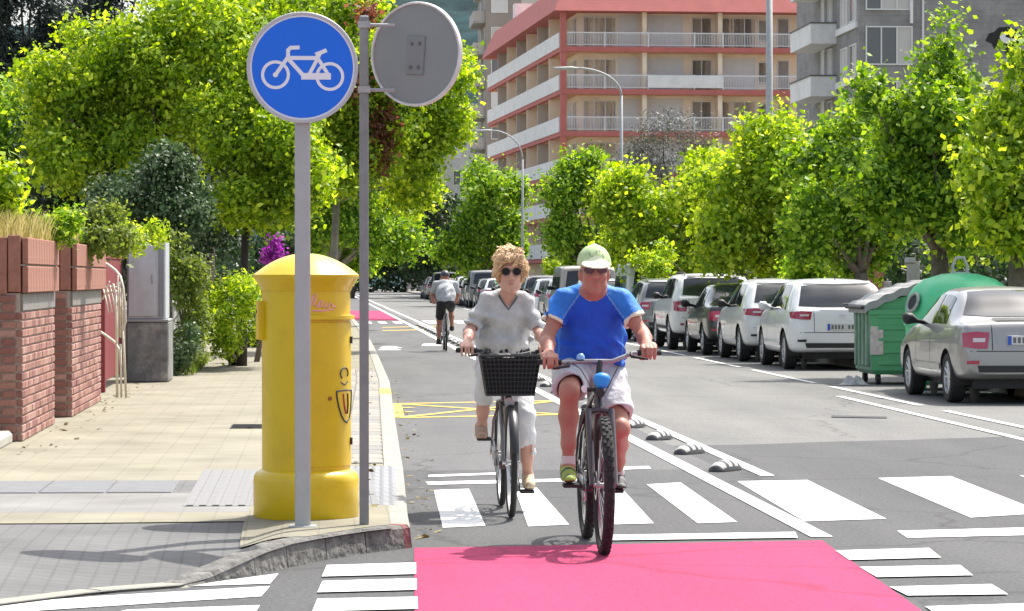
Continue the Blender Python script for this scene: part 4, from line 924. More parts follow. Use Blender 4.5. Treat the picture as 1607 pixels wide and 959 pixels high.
STY['estate'] = (4.5, [(0, .36, .62, .68, .70, .66, .52), (.05, .33, .84, .94, .78, .74, .62), (.12, .31, .92, 1.02, .83, .78, .65), (.30, .30, .94, 1.30, .86, .81, .62), (.48, .29, .94, 1.42, .87, .82, .60)] + [(a+.15, *r) for a, *r in STY['hatch'][1][5:]], .82, 2.68, .31)
BODY = {}
def car_body(kind):
    if kind in BODY: return BODY[kind]
    L, rows, ax0, wb, R = STY[kind]; NU, NV = 150, 44
    ys = np.array([r[0] for r in rows]); us = np.concatenate([np.linspace(0, .7, 40)[:-1], np.linspace(.7, L-.35, NU-60)[:-1], np.linspace(L-.35, L, 22)])
    cols = [pchip(ys, [r[i] for r in rows], us) for i in range(1, 7)]
    V = []; vv = np.linspace(0, 9, NV)
    for j, y in enumerate(us):
        zb, zl, zt, wm, wl, wt = [c[j] for c in cols]; zl = min(zl, zt-.03); hgt = zl-zb; rf = min(1, max(0, (zt-zl-.05)/.3))
        pz = [zb, zb, zb+.05, zb+.36*hgt, zb+.74*hgt, zl, (zl+zt)/2-.01, zt-.03-.035*rf, zt-.012-.008*rf, zt]
        px = [0, .80*wm, .955*wm, wm, wm*.995, wl, (wl+wt*1.06)/2+.012, wt*1.06, wt*.74, 0]
        k = np.arange(10)
        X = np.array([cr(px, t) for t in vv]); Z = np.array([cr(pz, t) for t in vv]); X[0] = 0; X[-1] = 0
        V.append(np.stack([X, np.full(NV, y), Z], 1))
    V = np.array(V); n = len(us)
    verts = []; idx = {}
    half = V.reshape(-1, 3); mir = half*np.array([-1, 1, 1]); verts = np.concatenate([half, mir])
    faces = []
    for s in range(2):
        o = s*n*NV
        for i in range(n-1):
            for j in range(NV-1):
                f = (o+i*NV+j, o+(i+1)*NV+j, o+(i+1)*NV+j+1, o+i*NV+j+1); faces.append(f if s == 0 else f[::-1])
    for s in range(2):
        o = s*n*NV
        for i, rev in ((0, True), (n-1, False)):
            f = tuple(o+i*NV+j for j in range(NV)); faces.append(f if (rev ^ (s == 1)) else f[::-1])
    Ra = R*1.17; keep = []; cen = [(ax0, R), (ax0+wb, R)]
    def dist(p): return min(math.hypot(p[1]-c[0], p[2]-c[1]) for c in cen)
    for f in faces:
        if len(f) == 4:
            c = verts[list(f)].mean(0)
            if abs(c[0]) > .58 and dist(c) < Ra: continue
        keep.append(f)
    bm = bmesh.new(); bv = [bm.verts.new(v) for v in verts]
    for f in keep:
        try: bm.faces.new([bv[i] for i in f])
        except ValueError: pass
    bmesh.ops.remove_doubles(bm, verts=bm.verts, dist=.0008)
    for e in [e for e in bm.edges if e.is_boundary]:
        for v in e.verts:
            if abs(v.co.x) > .6:
                c = min(cen, key=lambda q_: math.hypot(v.co.y-q_[0], v.co.z-q_[1])); d = math.hypot(v.co.y-c[0], v.co.z-c[1])
                if Ra*.78 < d < Ra*1.25 and v.co.z > .2: v.co.y = c[0]+(v.co.y-c[0])*Ra/d; v.co.z = c[1]+(v.co.z-c[1])*Ra/d
    for v in [v for v in bm.verts if not v.link_faces]: bm.verts.remove(v)
    bmesh.ops.recalc_face_normals(bm, faces=bm.faces)
    me = bpy.data.meshes.new('car_body'); bm.to_mesh(me); bvh = BVHTree.FromBMesh(bm); bm.free()
    me.polygons.foreach_set('use_smooth', [True]*len(me.polygons)); me.set_sharp_from_angle(angle=math.radians(55))
    BODY[kind] = (me, bvh); return BODY[kind]
def cr(p, t):
    i = min(int(t), len(p)-2); u = t-i; p0 = p[max(i-1, 0)]; p1 = p[i]; p2 = p[i+1]; p3 = p[min(i+2, len(p)-1)]
    a, b = (p2-p0)*.32, (p3-p1)*.32
    return (2*u**3-3*u*u+1)*p1 + (u**3-2*u*u+u)*a + (-2*u**3+3*u*u)*p2 + (u**3-u*u)*b
def wrap(bvh, top, bot, axis, off=.006, nu=12, nv=6, thick=None):
    """a patch laid on the body: top and bottom edges as (along, z) polylines seen from behind ('r') or from a side (-1, 1)"""
    def pl(P, t):
        k = t*(len(P)-1); i = min(int(k), len(P)-2); u = k-i; return (P[i][0]*(1-u)+P[i+1][0]*u, P[i][1]*(1-u)+P[i+1][1]*u)
    m = MB(); miss = [0]
    def fn(a, b):
        p, q_ = pl(top, a), pl(bot, a); s, z = p[0]*(1-b)+q_[0]*b, p[1]*(1-b)+q_[1]*b
        if axis == 'r': h = bvh.ray_cast(Vector((s, -3, z)), Vector((0, 1, 0)))
        else: h = bvh.ray_cast(Vector((axis*4, s, z)), Vector((-axis, 0, 0)))
        if h[0] is None:
            miss[0] += 1; h = bvh.find_nearest(Vector((s, 0, z)) if axis == 'r' else Vector((axis*.9, s, z)))
        nrm = h[1]; vd = Vector((0, -1, 0)) if axis == 'r' else Vector((axis, 0, 0))
        if nrm.dot(vd) < 0: nrm = -nrm
        return tuple(h[0] + nrm*off)
    m.grid(fn, nu, nv); m.miss = miss[0]; return m
WH = {}
CARS = {}
def car(kind, paint, loc, label, group, rot=0., plate='', spec=None, rz=0):
    L, rows, ax0, wb, R = STY[kind]; spec = spec or {}
    me, bvh = car_body(kind); o = empty('parked_car' if kind != 'van' else 'parked_van', loc, label, 'car' if kind != 'van' else 'van', group, rz)
    b = link('body', me.copy(), paint, o)
    def put(mb, name, mat, parent=o, sm=True):
        if getattr(mb, 'miss', 0): return None
        return mb.build(name, mat, parent, smooth=sm, fix=False)
    zb = {r[0]: r for r in rows}
    # windows from the section table
    ys = [r[0] for r in rows]; zl = lambda y: float(pchip(ys, [r[2] for r in rows], np.array([y]))[0]); zt = lambda y: float(pchip(ys, [r[3] for r in rows], np.array([y]))[0])
    sw = spec.get('side', {'hatch': [(.72, 1.0, 1.48), (1.56, 1.62, 2.42)], 'coupe': [(1.02, 1.18, 1.66), (1.74, 1.80, 2.56)], 'suv': [(.5, .5, 1.2), (1.28, 1.28, 1.9), (1.98, 1.98, 2.5)], 'van': [(.45, .45, 1.7), (1.82, 1.82, 3.0), (3.1, 3.1, 3.7)], 'estate': [(.5, .62, 1.2), (1.28, 1.28, 1.9), (1.98, 1.98, 2.5)]}[kind])
    for (yb, yt, ye) in sw:
        for s in (-1, 1):
            N = 8; top = []; bot = []
            for k in range(N+1):
                u = k/N; yy = yt+(ye-yt)*u; top.append((yy, min(zt(yy)-.105, zl(yy)+.43))); y2 = yb+(ye+.05-yb)*u; bot.append((y2, zl(y2)+.02))
            put(wrap(bvh, top, bot, s, .005, 10, 5), 'side_window', m_cglass)
    rw = spec.get('rear', {'hatch': (.60, 1.385, .70, 1.02), 'coupe': (.50, 1.345, .66, 1.03), 'suv': (.62, 1.49, .68, 1.12), 'van': (.66, 1.72, .74, 1.18), 'estate': (.58, 1.38, .68, 1.02)}[kind])
    xw, z1, xb, z0 = rw
    put(wrap(bvh, [(-xw, z1-.02), (-xw*.5, z1), (xw*.5, z1), (xw, z1-.02)], [(-xb, z0+.02), (-xb*.5, z0), (xb*.5, z0), (xb, z0+.02)], 'r', .006, 20, 8), 'rear_window', m_cglass)
    if kind != 'coupe': put(wrap(bvh, [(-.55, z1+.035), (.55, z1+.035)], [(-.55, z1+.005), (.55, z1+.005)], 'r', .03, 10, 2), 'spoiler_lip', m_black if spec.get('lip') else paint)
    ws = {'hatch': 2.3, 'coupe': 2.4, 'suv': 2.45, 'van': 3.55, 'estate': 2.45}[kind]
    # lights, plate, bumper
    lx0, lx1, lz0, lz1 = spec.get('lights', {'hatch': (.50, .83, .82, .955), 'coupe': (.47, .78, .66, .86), 'suv': (.58, .86, .80, 1.02), 'van': (.76, .90, .82, 1.28), 'estate': (.56, .80, .76, .93)}[kind])
    for s in (-1, 1):
        t = put(wrap(bvh, [(s*lx0, lz1-.01), (s*(lx0+lx1)/2, lz1), (s*lx1, lz1-.015)], [(s*(lx0+.03), lz0), (s*(lx0+lx1)/2, lz0), (s*lx1, lz0+.02)], 'r', .009, 12, 5), 'tail_light', m_tail)
        put(wrap(bvh, [(s*(lx0+.05), lz0+(lz1-lz0)*.62), (s*(lx0+.2), lz0+(lz1-lz0)*.62)], [(s*(lx0+.06), lz0+(lz1-lz0)*.38), (s*(lx0+.2), lz0+(lz1-lz0)*.38)], 'r', .013, 6, 2), 'lamp_lens', m_tailw, t)
    pz = spec.get('plate_z', .74); put(wrap(bvh, [(-.40, pz+.10), (.40, pz+.10)], [(-.38, pz-.08), (.38, pz-.08)], 'r', .004, 8, 3), 'plate_recess', spec.get('recess', paint))
    h = bvh.ray_cast(Vector((0, -3, pz)), Vector((0, 1, 0))); py = (h[0].y if h[0] else 0)-.02
    m = MB(); m.bbox((-.26, py-.008, pz-.055), (.26, py+.03, pz+.055), .004); pp = m.build('number_plate', m_plate, o)
    m = MB(); m.box((-.259, py-.0095, pz-.053), (-.215, py-.0075, pz+.053)); m.build('plate_band', M('plate_blue', (.02, .08, .45), rough=.5), pp)
    for k, ch in enumerate('0000 XXX'): 
        if ch != ' ' : m = MB(); m.box((-.195+k*.055, py-.0095, pz-.033), (-.160+k*.055, py-.0078, pz+.033)); m.build('plate_character', M('plate_ink', (.12, .12, .13), rough=.6), pp) if loc[1] < 60 else None
    put(wrap(bvh, [(-.36, z0-.02), (.36, z0-.02)], [(-.36, z0-.05), (.36, z0-.05)], 'r', .012, 8, 2), 'tailgate_trim', paint if kind != 'coupe' else m_black)
    bz = rows[0][1]
    for (za, xa) in ((bz+.27, .70),): put(wrap(bvh, [(-xa, za+.005), (xa, za+.005)], [(-xa, za-.005), (xa, za-.005)], 'r', .003, 16, 1), 'bumper_gap', m_black)
    for s in (-1, 1): put(wrap(bvh, [(s*(lx0-.03)-.005, z0-.06), (s*(lx0-.03)+.005, z0-.06)], [(s*(lx0-.03)-.005, bz+.28), (s*(lx0-.03)+.005, bz+.28)], 'r', .003, 1, 8), 'tailgate_gap', m_black)
    if kind != 'coupe': put(wrap(bvh, [(.02, z0+.05), (.42, z0+.09)], [(.02, z0+.035), (.42, z0+.075)], 'r', .018, 8, 1), 'wiper', m_black)
    eh = bvh.ray_cast(Vector((0, -3, pz+.17)), Vector((0, 1, 0)))
    if eh[0] is not None and loc[1] < 70:
        m = MB(); y_ = eh[0].y-.006
        for dz_ in (0, .035): m.tube([(-.055, y_, pz+.15+dz_), (0, y_, pz+.185+dz_), (.055, y_, pz+.15+dz_)], .008, 6)
        m.build('emblem', m_chrome, o, kind='stuff')
    put(wrap(bvh, [(-.62, bz+.10), (.62, bz+.10)], [(-.60, bz+.02), (.60, bz+.02)], 'r', .008, 14, 3), 'diffuser', m_black)
    for s in (-1, 1): put(wrap(bvh, [(s*.60, bz+.16), (s*.74, bz+.155)], [(s*.60, bz+.115), (s*.74, bz+.12)], 'r', .012, 5, 2), 'reflector', m_black if kind == 'hatch' else m_tail)
    m = MB(); m.box((-.62, .25, .18), (.62, L-.3, rows[0][1]+.02)); m.build('underbody', m_black, o)
    if spec.get('exhaust'): m = MB(); m.lathe([(.045, -.06), (.05, .0), (.035, .0), (.03, .3)], 16, (spec['exhaust'], .02, .30), axis='y'); m.build('exhaust_pipe', m_black, o)
    # doors, handles, mirrors
    ws2 = sw[0][2] if kind in ('hatch', 'coupe') else sw[1][2]
    for s in (-1, 1):
        for y in ([sw[-1][0]-.03] if len(sw) == 2 else [sw[1][0]-.04, sw[2][0]-.04]) + [sw[-1][2]+.1]:
            put(wrap(bvh, [(y-.006, zl(y)), (y+.006, zl(y))], [(y-.006, .34), (y+.006, .34)], s, .003, 1, 10), 'door_gap', m_black)
        y = sw[-1][0]+.1; put(wrap(bvh, [(y, zl(y)-.09), (y+.18, zl(y)-.09)], [(y, zl(y)-.125), (y+.18, zl(y)-.125)], s, .022, 4, 1), 'door_handle', paint)
        y = sw[-1][2]-.08; z = zl(y)+.08; wx = .86
        m = MB(); m.tube([(s*(wx-.12), y, z-.05), (s*(wx+.02), y-.01, z-.02), (s*(wx+.10), y-.02, z+.01), (s*(wx+.16), y-.02, z+.01), (s*(wx+.19), y-.01, z)], [.025, .03, .075, .08, .05], 10); mi = m.build('wing_mirror', spec.get('mirror', m_black), o, smooth=True)
        yb = sum(1 for _ in ()) ; 
        put(wrap(bvh, [(ax0+R*1.25, bz+.10), (ax0+wb-R*1.25, bz+.10)], [(ax0+R*1.25, bz+.03), (ax0+wb-R*1.25, bz+.03)], s, .010, 10, 2), 'sill', paint if kind != 'suv' else m_black)
    # roof rails and aerial
    if kind in ('suv', 'estate'):
        for s in (-1, 1): m = MB(); m.tube([(s*.58, .6, zt(.6)-.03), (s*.58, .7, zt(.7)+.03), (s*.58, 2.1, zt(2.1)+.03), (s*.58, 2.25, zt(2.25)-.03)], .014, 6); m.build('roof_rail', m_black, o)
    elif kind != 'coupe': m = MB(); m.tube([(.0, .85, zt(.85)-.01), (.0, .72, zt(.85)+.14)], [.008, .003], 6); m.build('aerial', m_black, o)
    if R not in WH: WH[R] = wheel_mesh(R)
    tw, rm, dm = WH[R]; mw = max(r[4] for r in rows)
    for s in (-1, 1):
        for y in (ax0, ax0+wb):
            t = link('wheel', tw, m_tyre, o, (s*(mw-.115), y, R), (0, 0, 0 if s < 0 else math.pi)); r_ = link('rim', rm, m_alloy, t); link('brake_disc', dm, m_black, t)
            m = MB(); m.lathe([(R*1.165, s*(mw-.36)), (R*1.165, s*(mw-.02))], 24, (0, y, R), axis='x', a0=-.25, a1=math.pi+.25); m.lathe([(0, s*(mw-.36)), (R*1.165, s*(mw-.36))], 24, (0, y, R), axis='x'); m.build('wheel_arch', m_black, o, fix=False)
    return o
P_sil = M('paint_silver', (.31, .307, .295), rough=.35, metal=.35, coat=.7); P_wh = M('paint_white_car', (.74, .75, .76), rough=.35, coat=.7)
P_bk = M('paint_black_car', (.02, .02, .022), rough=.3, coat=.8); P_gr = M('paint_grey_car', (.20, .205, .21), rough=.35, metal=.3, coat=.7); P_gold = M('paint_beige_car', (.36, .33, .28), rough=.35, metal=.3, coat=.7)
g_ = 'cars parked along the right-hand kerb'
car('coupe', P_sil, (8.40, 37.28, 0), 'silver coupe parked next to the green igloo bin', g_, spec={'exhaust': .30, 'plate_z': .76, 'mirror': m_black})
car('hatch', P_wh, (8.50, 51.3, 0), 'white hatchback parked just behind the tall waste container', g_, spec={'plate_z': .70, 'mirror': P_wh})
car('hatch', M('paint_pearl', (.66, .67, .67), rough=.35, coat=.7), (8.42, 56.3, 0), 'white hatchback parked between the black car and the white hatchback by the container', g_, spec={'mirror': m_black, 'rear': (.56, 1.39, .66, 1.04)})
car('coupe', P_bk, (8.30, 61.0, 0), 'black coupe parked beside the white sport utility car', g_, spec={'mirror': m_black})
car('suv', P_wh, (8.22, 65.7, 0), 'white sport utility car with roof rails before the black coupe', g_, spec={'mirror': m_black, 'lip': 1})
car('estate', P_gr, (8.30, 74.0, 0), 'grey estate car partly hidden by the white sport utility car', g_, spec={})
car('van', P_wh, (8.95, 83.0, 0.02), 'white passenger van with dark rear window standing behind the grey estate', g_, spec={})
kinds = ['hatch', 'estate', 'coupe', 'suv', 'hatch', 'van']; cols_ = [P_wh, P_gr, P_sil, P_bk, P_gold]; src = {}
random.seed(12); yy = 93.0; k = 0
cname = {id(P_wh): 'white', id(P_gr): 'grey', id(P_sil): 'silver', id(P_bk): 'black', id(P_gold): 'beige'}; kn = {'hatch': 'hatchback', 'estate': 'estate car', 'coupe': 'coupe', 'suv': 'sport utility car', 'van': 'van'}
while yy < 235:
    if 134 < yy < 143: yy = 146.0; continue
    kd = kinds[(k*5+k//3) % 6] if k not in (0,) else 'hatch'; pt = cols_[(k*3+1) % 5]; lb = '%s %s in the distant parked row, seen small beyond the cyclists' % (cname[id(pt)], kn[kd])
    if (kd, id(pt)) not in src: src[kd, id(pt)] = car(kd, pt, (8.4, yy, 0), lb, g_)
    else: c = copy_tree(src[kd, id(pt)]); c.location = (8.4+rnd(-.1, .1), yy, 0)
    yy += STY[kd][0] + rnd(.9, 2.2); k += 1

# ------------------------------------------------------------------ waste containers
m_bin = M('bin_green', (.11, .38, .18), rough=.55, var=.15, vs=4, stain=(.10, .22, .13), st_s=4, st_a=.6)
m_bind = M('bin_side', (.18, .30, .21), rough=.7, var=.2, vs=5, stain=(.32, .34, .30), st_s=5, st_a=.6)
m_lid = M('bin_lid', (.30, .30, .295), rough=.6, var=.15, vs=5, stain=(.38, .38, .37), st_s=5, st_a=.5)
def container(loc, label, group):
    o = empty('waste_container', loc, label, 'waste bin', group); W, D = 1.12, 1.36
    def tp(z): return .04*(1-z/1.2)
    m = MB(); P = []
    for z in (.14, .2, .9, 1.12):
        t = tp(z)+(.05 if z == .14 else 0); P += [(t, t, z), (W-t, t, z), (W-t, D-t, z), (t, D-t, z)]
    P[12:] = [(0, 0, 1.12), (W, 0, 1.38), (W, D, 1.38), (0, D, 1.12)]
    fs = [(3, 2, 1, 0), (12, 13, 14, 15)] + [(r*4+k, r*4+(k+1) % 4, r*4+4+(k+1) % 4, r*4+4+k) for r in range(3) for k in range(4)]
    m._add(P, fs); m.mi = [1 if (i >= 2 and (i-2) % 4 == 3) else 0 for i in range(len(fs))]; m.build('body', [m_bin, m_bind], o)
    for k in range(5):
        z = .30+k*.165; t = tp(z); m = MB(); m.bbox((t+.10, t-.02, z-.03), (W-t-.06, t+.02, z+.035), .012); m.build('rib', m_bin, o)
    m = MB(); m.bbox((-.02, -.03, .98), (W+.02, .0, 1.06), .01); m.build('rim', m_bin, o)
    for k in range(4): m = MB(); m.bbox((-.025, .12+k*.3, .25), (.035, .22+k*.3, 1.0), .012); m.build('side_rib', m_bind, o)
    # lid: a curved corrugated hood, low at the street side
    lid = MB(); NR = 14
    def lp(a, b):
        x = -.06 + (W+.08)*a; z = 1.12 + .36*(1-(1-a)**1.8) + .012*math.sin(a*math.pi*11)
        return (x, -.05 + (D+.10)*b, z)
    lid.grid(lp, 66, 2); lid.grid(lambda a, b: tuple(Vector(lp(a, 0)) - Vector((0, 0, b*(.11)))), 66, 1); lid.grid(lambda a, b: tuple(Vector(lp(a, 1)) - Vector((0, 0, b*.11))), 66, 1)
    lid.grid(lambda a, b: (-.06, -.05+(D+.1)*a, 1.12-.12*b), 2, 1); lid.build('lid', m_lid, o, smooth=40)
    m = MB(); m.tube([(-.10, 0, 1.08), (-.10, D, 1.08)], .025, 8); m.build('lid_bar', m_black, o)
    for (x, y) in ((.15, .15), (W-.15, .15), (.15, D-.15), (W-.15, D-.15)): m = MB(); m.lathe([(0, -.03), (.075, -.03), (.075, .03), (0, .03)], 16, (x, y, .075), axis='x'); m.tube([(x, y, .08), (x, y, .16)], .025, 6); m.build('castor', m_black, o)
    m = MB(); m.bbox((.02, .012, .42), (.20, .018+.03, .82), .003); st = m.build('sticker', M('sticker_pale', (.6, .52, .5), rough=.6, var=.2, vs=14, stain=(.5, .2, .2), st_s=12, st_a=.7), o, (0, -.012, 0))
    return o
container((7.71, 44.3, 0), 'tall green waste container with grey corrugated lid, next to the white hatchback', 'waste containers in the parking lane')
def igloo(loc, label, group, mat=m_bin):
    o = empty('recycling_igloo', loc, label, 'recycling bin', group); m = MB()
    prof = [(.0, .08), (.60, .08), (.64, .14), (.71, .55), (.73, .86), (.73, .98), (.72, 1.12), (.685, 1.26), (.61, 1.38), (.47, 1.48), (.25, 1.55), (0, 1.57)]
    n = 48; P = []; fs = []
    for i, (r, z) in enumerate(prof):
        for k in range(n):
            a = 2*math.pi*k/n; w_ = 1 + (.035*math.cos(a*8) if 1.0 < z < 1.5 else .012*math.cos(a*8)); P.append((r*w_*math.cos(a), r*w_*math.sin(a), z))
    for i in range(len(prof)-1):
        for k in range(n): fs.append((i*n+k, i*n+(k+1) % n, (i+1)*n+(k+1) % n, (i+1)*n+k))
    m._add(P, fs); m.build('shell', mat, o, smooth=50)
    for a in (200, 320, 80):
        a = math.radians(a); c = Vector((.705*math.cos(a), .705*math.sin(a), 1.16)); d = Vector((math.cos(a), math.sin(a), .35)).normalized(); u = Vector((-math.sin(a), math.cos(a), 0)); v = d.cross(u)
        ring = MB(); ring.tube([c + (u*math.cos(t)+v*math.sin(t))*.125 + d*.03 for t in [2*math.pi*i/24 for i in range(25)]], .022, 8); rg = ring.build('port_ring', M('port_rubber', (.30, .33, .30), rough=.6), o, smooth=True)
        h = MB(); h.poly([c + (u*math.cos(t)+v*math.sin(t))*.12 + d*.028 for t in [2*math.pi*i/24 for i in range(24)]]); h.build('port', m_black, rg)
    lp_ = MB(); lp_.tube([(-.09, 0, 1.5), (-.10, 0, 1.66), (-.05, 0, 1.77), (.05, 0, 1.77), (.10, 0, 1.66), (.09, 0, 1.5)], .022, 8); lp_.bbox((-.13, -.06, 1.5), (.13, .06, 1.58), .01); lp_.build('lifting_hook', m_galv, o, smooth=40)
    for a in (205, 335, 90): m = MB(); c = Vector((.66*math.cos(math.radians(a)), .66*math.sin(math.radians(a)), 0)); m.bbox(tuple(c+Vector((-.08, -.08, 0))), tuple(c+Vector((.08, .08, .4))), .02); m.build('foot', mat, o)
    m = MB(); m.lathe([(.725, .84), (.755, .86), (.755, .90), (.725, .92)], 48); m.build('band', mat, o, smooth=True)
    return o
igloo((8.62, 42.45, 0), 'bright green recycling igloo with lifting hook behind the silver coupe', 'recycling igloos', M('igloo_green', (.08, .52, .24), rough=.45, var=.1, vs=3, stain=(.10, .45, .2), st_s=3, st_a=.4))
igloo((8.5, 142.0, 0), 'far green recycling igloo between distant parked cars beside the woman', 'recycling igloos', M('igloo_green'))
o2 = container((7.75, 137.6, 0), 'far dark green waste container beyond the distant cyclist', 'waste containers in the parking lane')
# grey post behind the bins
p = AT(1433, 436, 46.6); o = empty('concrete_post', (p.x, 46.6, 0), 'square grey concrete post standing between the two green bins', 'post')
m = MB(); m.bbox((-.085, -.085, 0), (.085, .085, 1.72), .015); m.build('shaft', m_conc, o); m = MB(); m.bbox((-.11, -.11, 1.721), (.02, .11, 1.80), .01); m.build('cap', m_galv, o)
# litter by the container
p = G(1340, 604); m = MB()
m.grid(lambda a, b: (-.2+.4*a + .02*math.sin(b*9), -.12+.24*b + .02*math.sin(a*11), max(.004, .10*math.sin(a*math.pi)*math.sin(b*math.pi)*(1+.6*math.sin(a*17+b*5)))), 18, 12)
tag(m.build('litter_bag', M('litter', (.4, .4, .39), rough=.6, var=.3, vs=15), loc=(p.x, p.y, 0), smooth=40), 'crumpled pale litter bag at the foot of the tall waste container', 'litter')
# ------------------------------------------------------------------ bodies as blended volumes
class Vol:
    def __init__(s, lo, hi, h):
        s.lo = np.array(lo, float); s.h = h; s.n = np.ceil((np.array(hi)-s.lo)/h).astype(int)+1
        s.F = np.full(s.n, 1.0, np.float32); s.ax = [s.lo[i]+h*np.arange(s.n[i]) for i in range(3)]
    def _blk(s, lo, hi):
        a = np.clip(np.floor((np.array(lo)-s.lo)/s.h).astype(int), 0, s.n); b = np.clip(np.ceil((np.array(hi)-s.lo)/s.h).astype(int)+1, 0, s.n)
        sl_ = tuple(slice(a[i], b[i]) for i in range(3)); g = [s.ax[i][sl_[i]].astype(np.float32) for i in range(3)]
        return sl_, g[0][:, None, None], g[1][None, :, None], g[2][None, None, :]
    def _put(s, sl_, d, k, sub):
        f = s.F[sl_]
        if sub: d = -d; hh = np.maximum(k-np.abs(f-d), 0)/k if k > 0 else 0; s.F[sl_] = np.maximum(f, d) + hh*hh*k*.25
        else: hh = np.maximum(k-np.abs(f-d), 0)/k if k > 0 else 0; s.F[sl_] = np.minimum(f, d) - hh*hh*k*.25
    def cap(s, a, b, ra, rb, k=.02, planes=(), sub=False, flat=None):
        a = np.array(a, float); b = np.array(b, float); m = max(ra, rb)*(max(flat) if flat else 1)+k+s.h*3
        sl_, X, Y, Z = s._blk(np.minimum(a, b)-m, np.maximum(a, b)+m); ba = b-a; q_ = max((ba*ba).sum(), 1e-9)
        t = np.clip(((X-a[0])*ba[0]+(Y-a[1])*ba[1]+(Z-a[2])*ba[2])/q_, 0, 1)
        dx, dy, dz = X-a[0]-ba[0]*t, Y-a[1]-ba[1]*t, Z-a[2]-ba[2]*t
        if flat: dx, dy, dz = dx/flat[0], dy/flat[1], dz/flat[2]
        d = np.sqrt(dx*dx+dy*dy+dz*dz)-(ra+(rb-ra)*t)
        for (p, n) in planes:
            n = np.array(n, float); n /= np.linalg.norm(n); d = np.maximum(d, (X-p[0])*n[0]+(Y-p[1])*n[1]+(Z-p[2])*n[2])
        s._put(sl_, d.astype(np.float32), k, sub); return s
    def chain(s, pts, rs, k=.02, **kw):
        for i in range(len(pts)-1): s.cap(pts[i], pts[i+1], rs[i], rs[i+1], k, **kw)
        return s
    def ell(s, c, r, k=.02, sub=False, rx=0., planes=()):
        c = np.array(c, float); r = np.array(r, float); m = r.max()+k+s.h*3; sl_, X, Y, Z = s._blk(c-m, c+m); x, y, z = X-c[0], Y-c[1], Z-c[2]
        if rx: cs, sn = math.cos(rx), math.sin(rx); y, z = y*cs+z*sn, -y*sn+z*cs
        k0 = np.sqrt((x/r[0])**2+(y/r[1])**2+(z/r[2])**2); k1 = np.sqrt((x/r[0]**2)**2+(y/r[1]**2)**2+(z/r[2]**2)**2)+1e-9
        d = k0*(k0-1)/k1
        for (p, n) in planes:
            n = np.array(n, float); n /= np.linalg.norm(n); d = np.maximum(d, (X-p[0])*n[0]+(Y-p[1])*n[1]+(Z-p[2])*n[2])
        s._put(sl_, d.astype(np.float32), k, sub); return s
    def cut(s, p, n):
        n = np.array(n, float); n /= np.linalg.norm(n); X, Y, Z = s.ax[0][:, None, None], s.ax[1][None, :, None], s.ax[2][None, None, :]
        s.F = np.maximum(s.F, ((X-p[0])*n[0]+(Y-p[1])*n[1]+(Z-p[2])*n[2]).astype(np.float32)); return s
    def folds(s, amp, fn):
        X, Y, Z = [a.astype(np.float32) for a in (s.ax[0][:, None, None], s.ax[1][None, :, None], s.ax[2][None, None, :])]
        s.F = s.F + (amp*fn(X, Y, Z)).astype(np.float32); return s
    def mesh(s, name):
        F = s.F; F = F.copy()
        for ax in range(3):
            sl0 = [slice(None)]*3; sl0[ax] = 0; F[tuple(sl0)] = np.maximum(F[tuple(sl0)], .001); sl0[ax] = -1; F[tuple(sl0)] = np.maximum(F[tuple(sl0)], .001)
        nx, ny, nz = F.shape; ins = F < 0
        c = np.zeros((nx-1, ny-1, nz-1), np.int8)
        for i in (0, 1):
            for j in (0, 1):
                for k in (0, 1): c += ins[i:nx-1+i, j:ny-1+j, k:nz-1+k]
        ii, jj, kk_ = np.nonzero((c > 0) & (c < 8)); n = len(ii)
        acc = np.zeros((n, 3)); cnt = np.zeros(n)
        for ax in range(3):
            for u in (0, 1):
                for v in (0, 1):
                    o = [0, 0, 0]; oth = [q_ for q_ in range(3) if q_ != ax]; o[oth[0]] = u; o[oth[1]] = v; o2 = list(o); o2[ax] = 1
                    f0 = F[ii+o[0], jj+o[1], kk_+o[2]]; f1 = F[ii+o2[0], jj+o2[1], kk_+o2[2]]; m = (f0 < 0) != (f1 < 0)
                    t = np.where(m, f0/(f0-f1+1e-12), 0); p = np.stack([np.full(n, o[0], float), np.full(n, o[1], float), np.full(n, o[2], float)], 1); p[:, ax] += t
                    acc += p*m[:, None]; cnt += m
        co = s.lo + (np.stack([ii, jj, kk_], 1) + acc/np.maximum(cnt, 1)[:, None])*s.h
        idx = np.full((nx-1, ny-1, nz-1), -1, np.int32); idx[ii, jj, kk_] = np.arange(n)
        Q = []
        for ax in range(3):
            oth = [q_ for q_ in range(3) if q_ != ax]; sa = [slice(1, -1)]*3; sa[ax] = slice(0, F.shape[ax]-1); sb = [slice(1, -1)]*3; sb[ax] = slice(1, F.shape[ax])
            A, B = ins[tuple(sa)], ins[tuple(sb)]; e = np.nonzero(A != B); e = [np.array(x) for x in e]; pos = [e[0].copy(), e[1].copy(), e[2].copy()]
            for q_ in oth: pos[q_] = pos[q_]+1
            def g(du, dv):
                p = [x.copy() for x in pos]; p[oth[0]] = p[oth[0]]-du; p[oth[1]] = p[oth[1]]-dv; return idx[p[0], p[1], p[2]]
            quad = np.stack([g(1, 1), g(0, 1), g(0, 0), g(1, 0)], 1); fl = A[tuple(e)]
            if ax == 1: fl = ~fl
            quad[~fl] = quad[~fl][:, ::-1]; Q.append(quad)
        Q = np.concatenate(Q); Q = Q[(Q >= 0).all(1)]
        me = bpy.data.meshes.new(name); me.vertices.add(n); me.vertices.foreach_set('co', co.reshape(-1).astype(np.float32))
        me.loops.add(len(Q)*4); me.loops.foreach_set('vertex_index', Q.reshape(-1).astype(np.int32)); me.polygons.add(len(Q)); me.polygons.foreach_set('loop_start', np.arange(0, len(Q)*4, 4, dtype=np.int32))
        me.update(calc_edges=True); me.validate(); me.polygons.foreach_set('use_smooth', [True]*len(me.polygons)); me.update(); return me

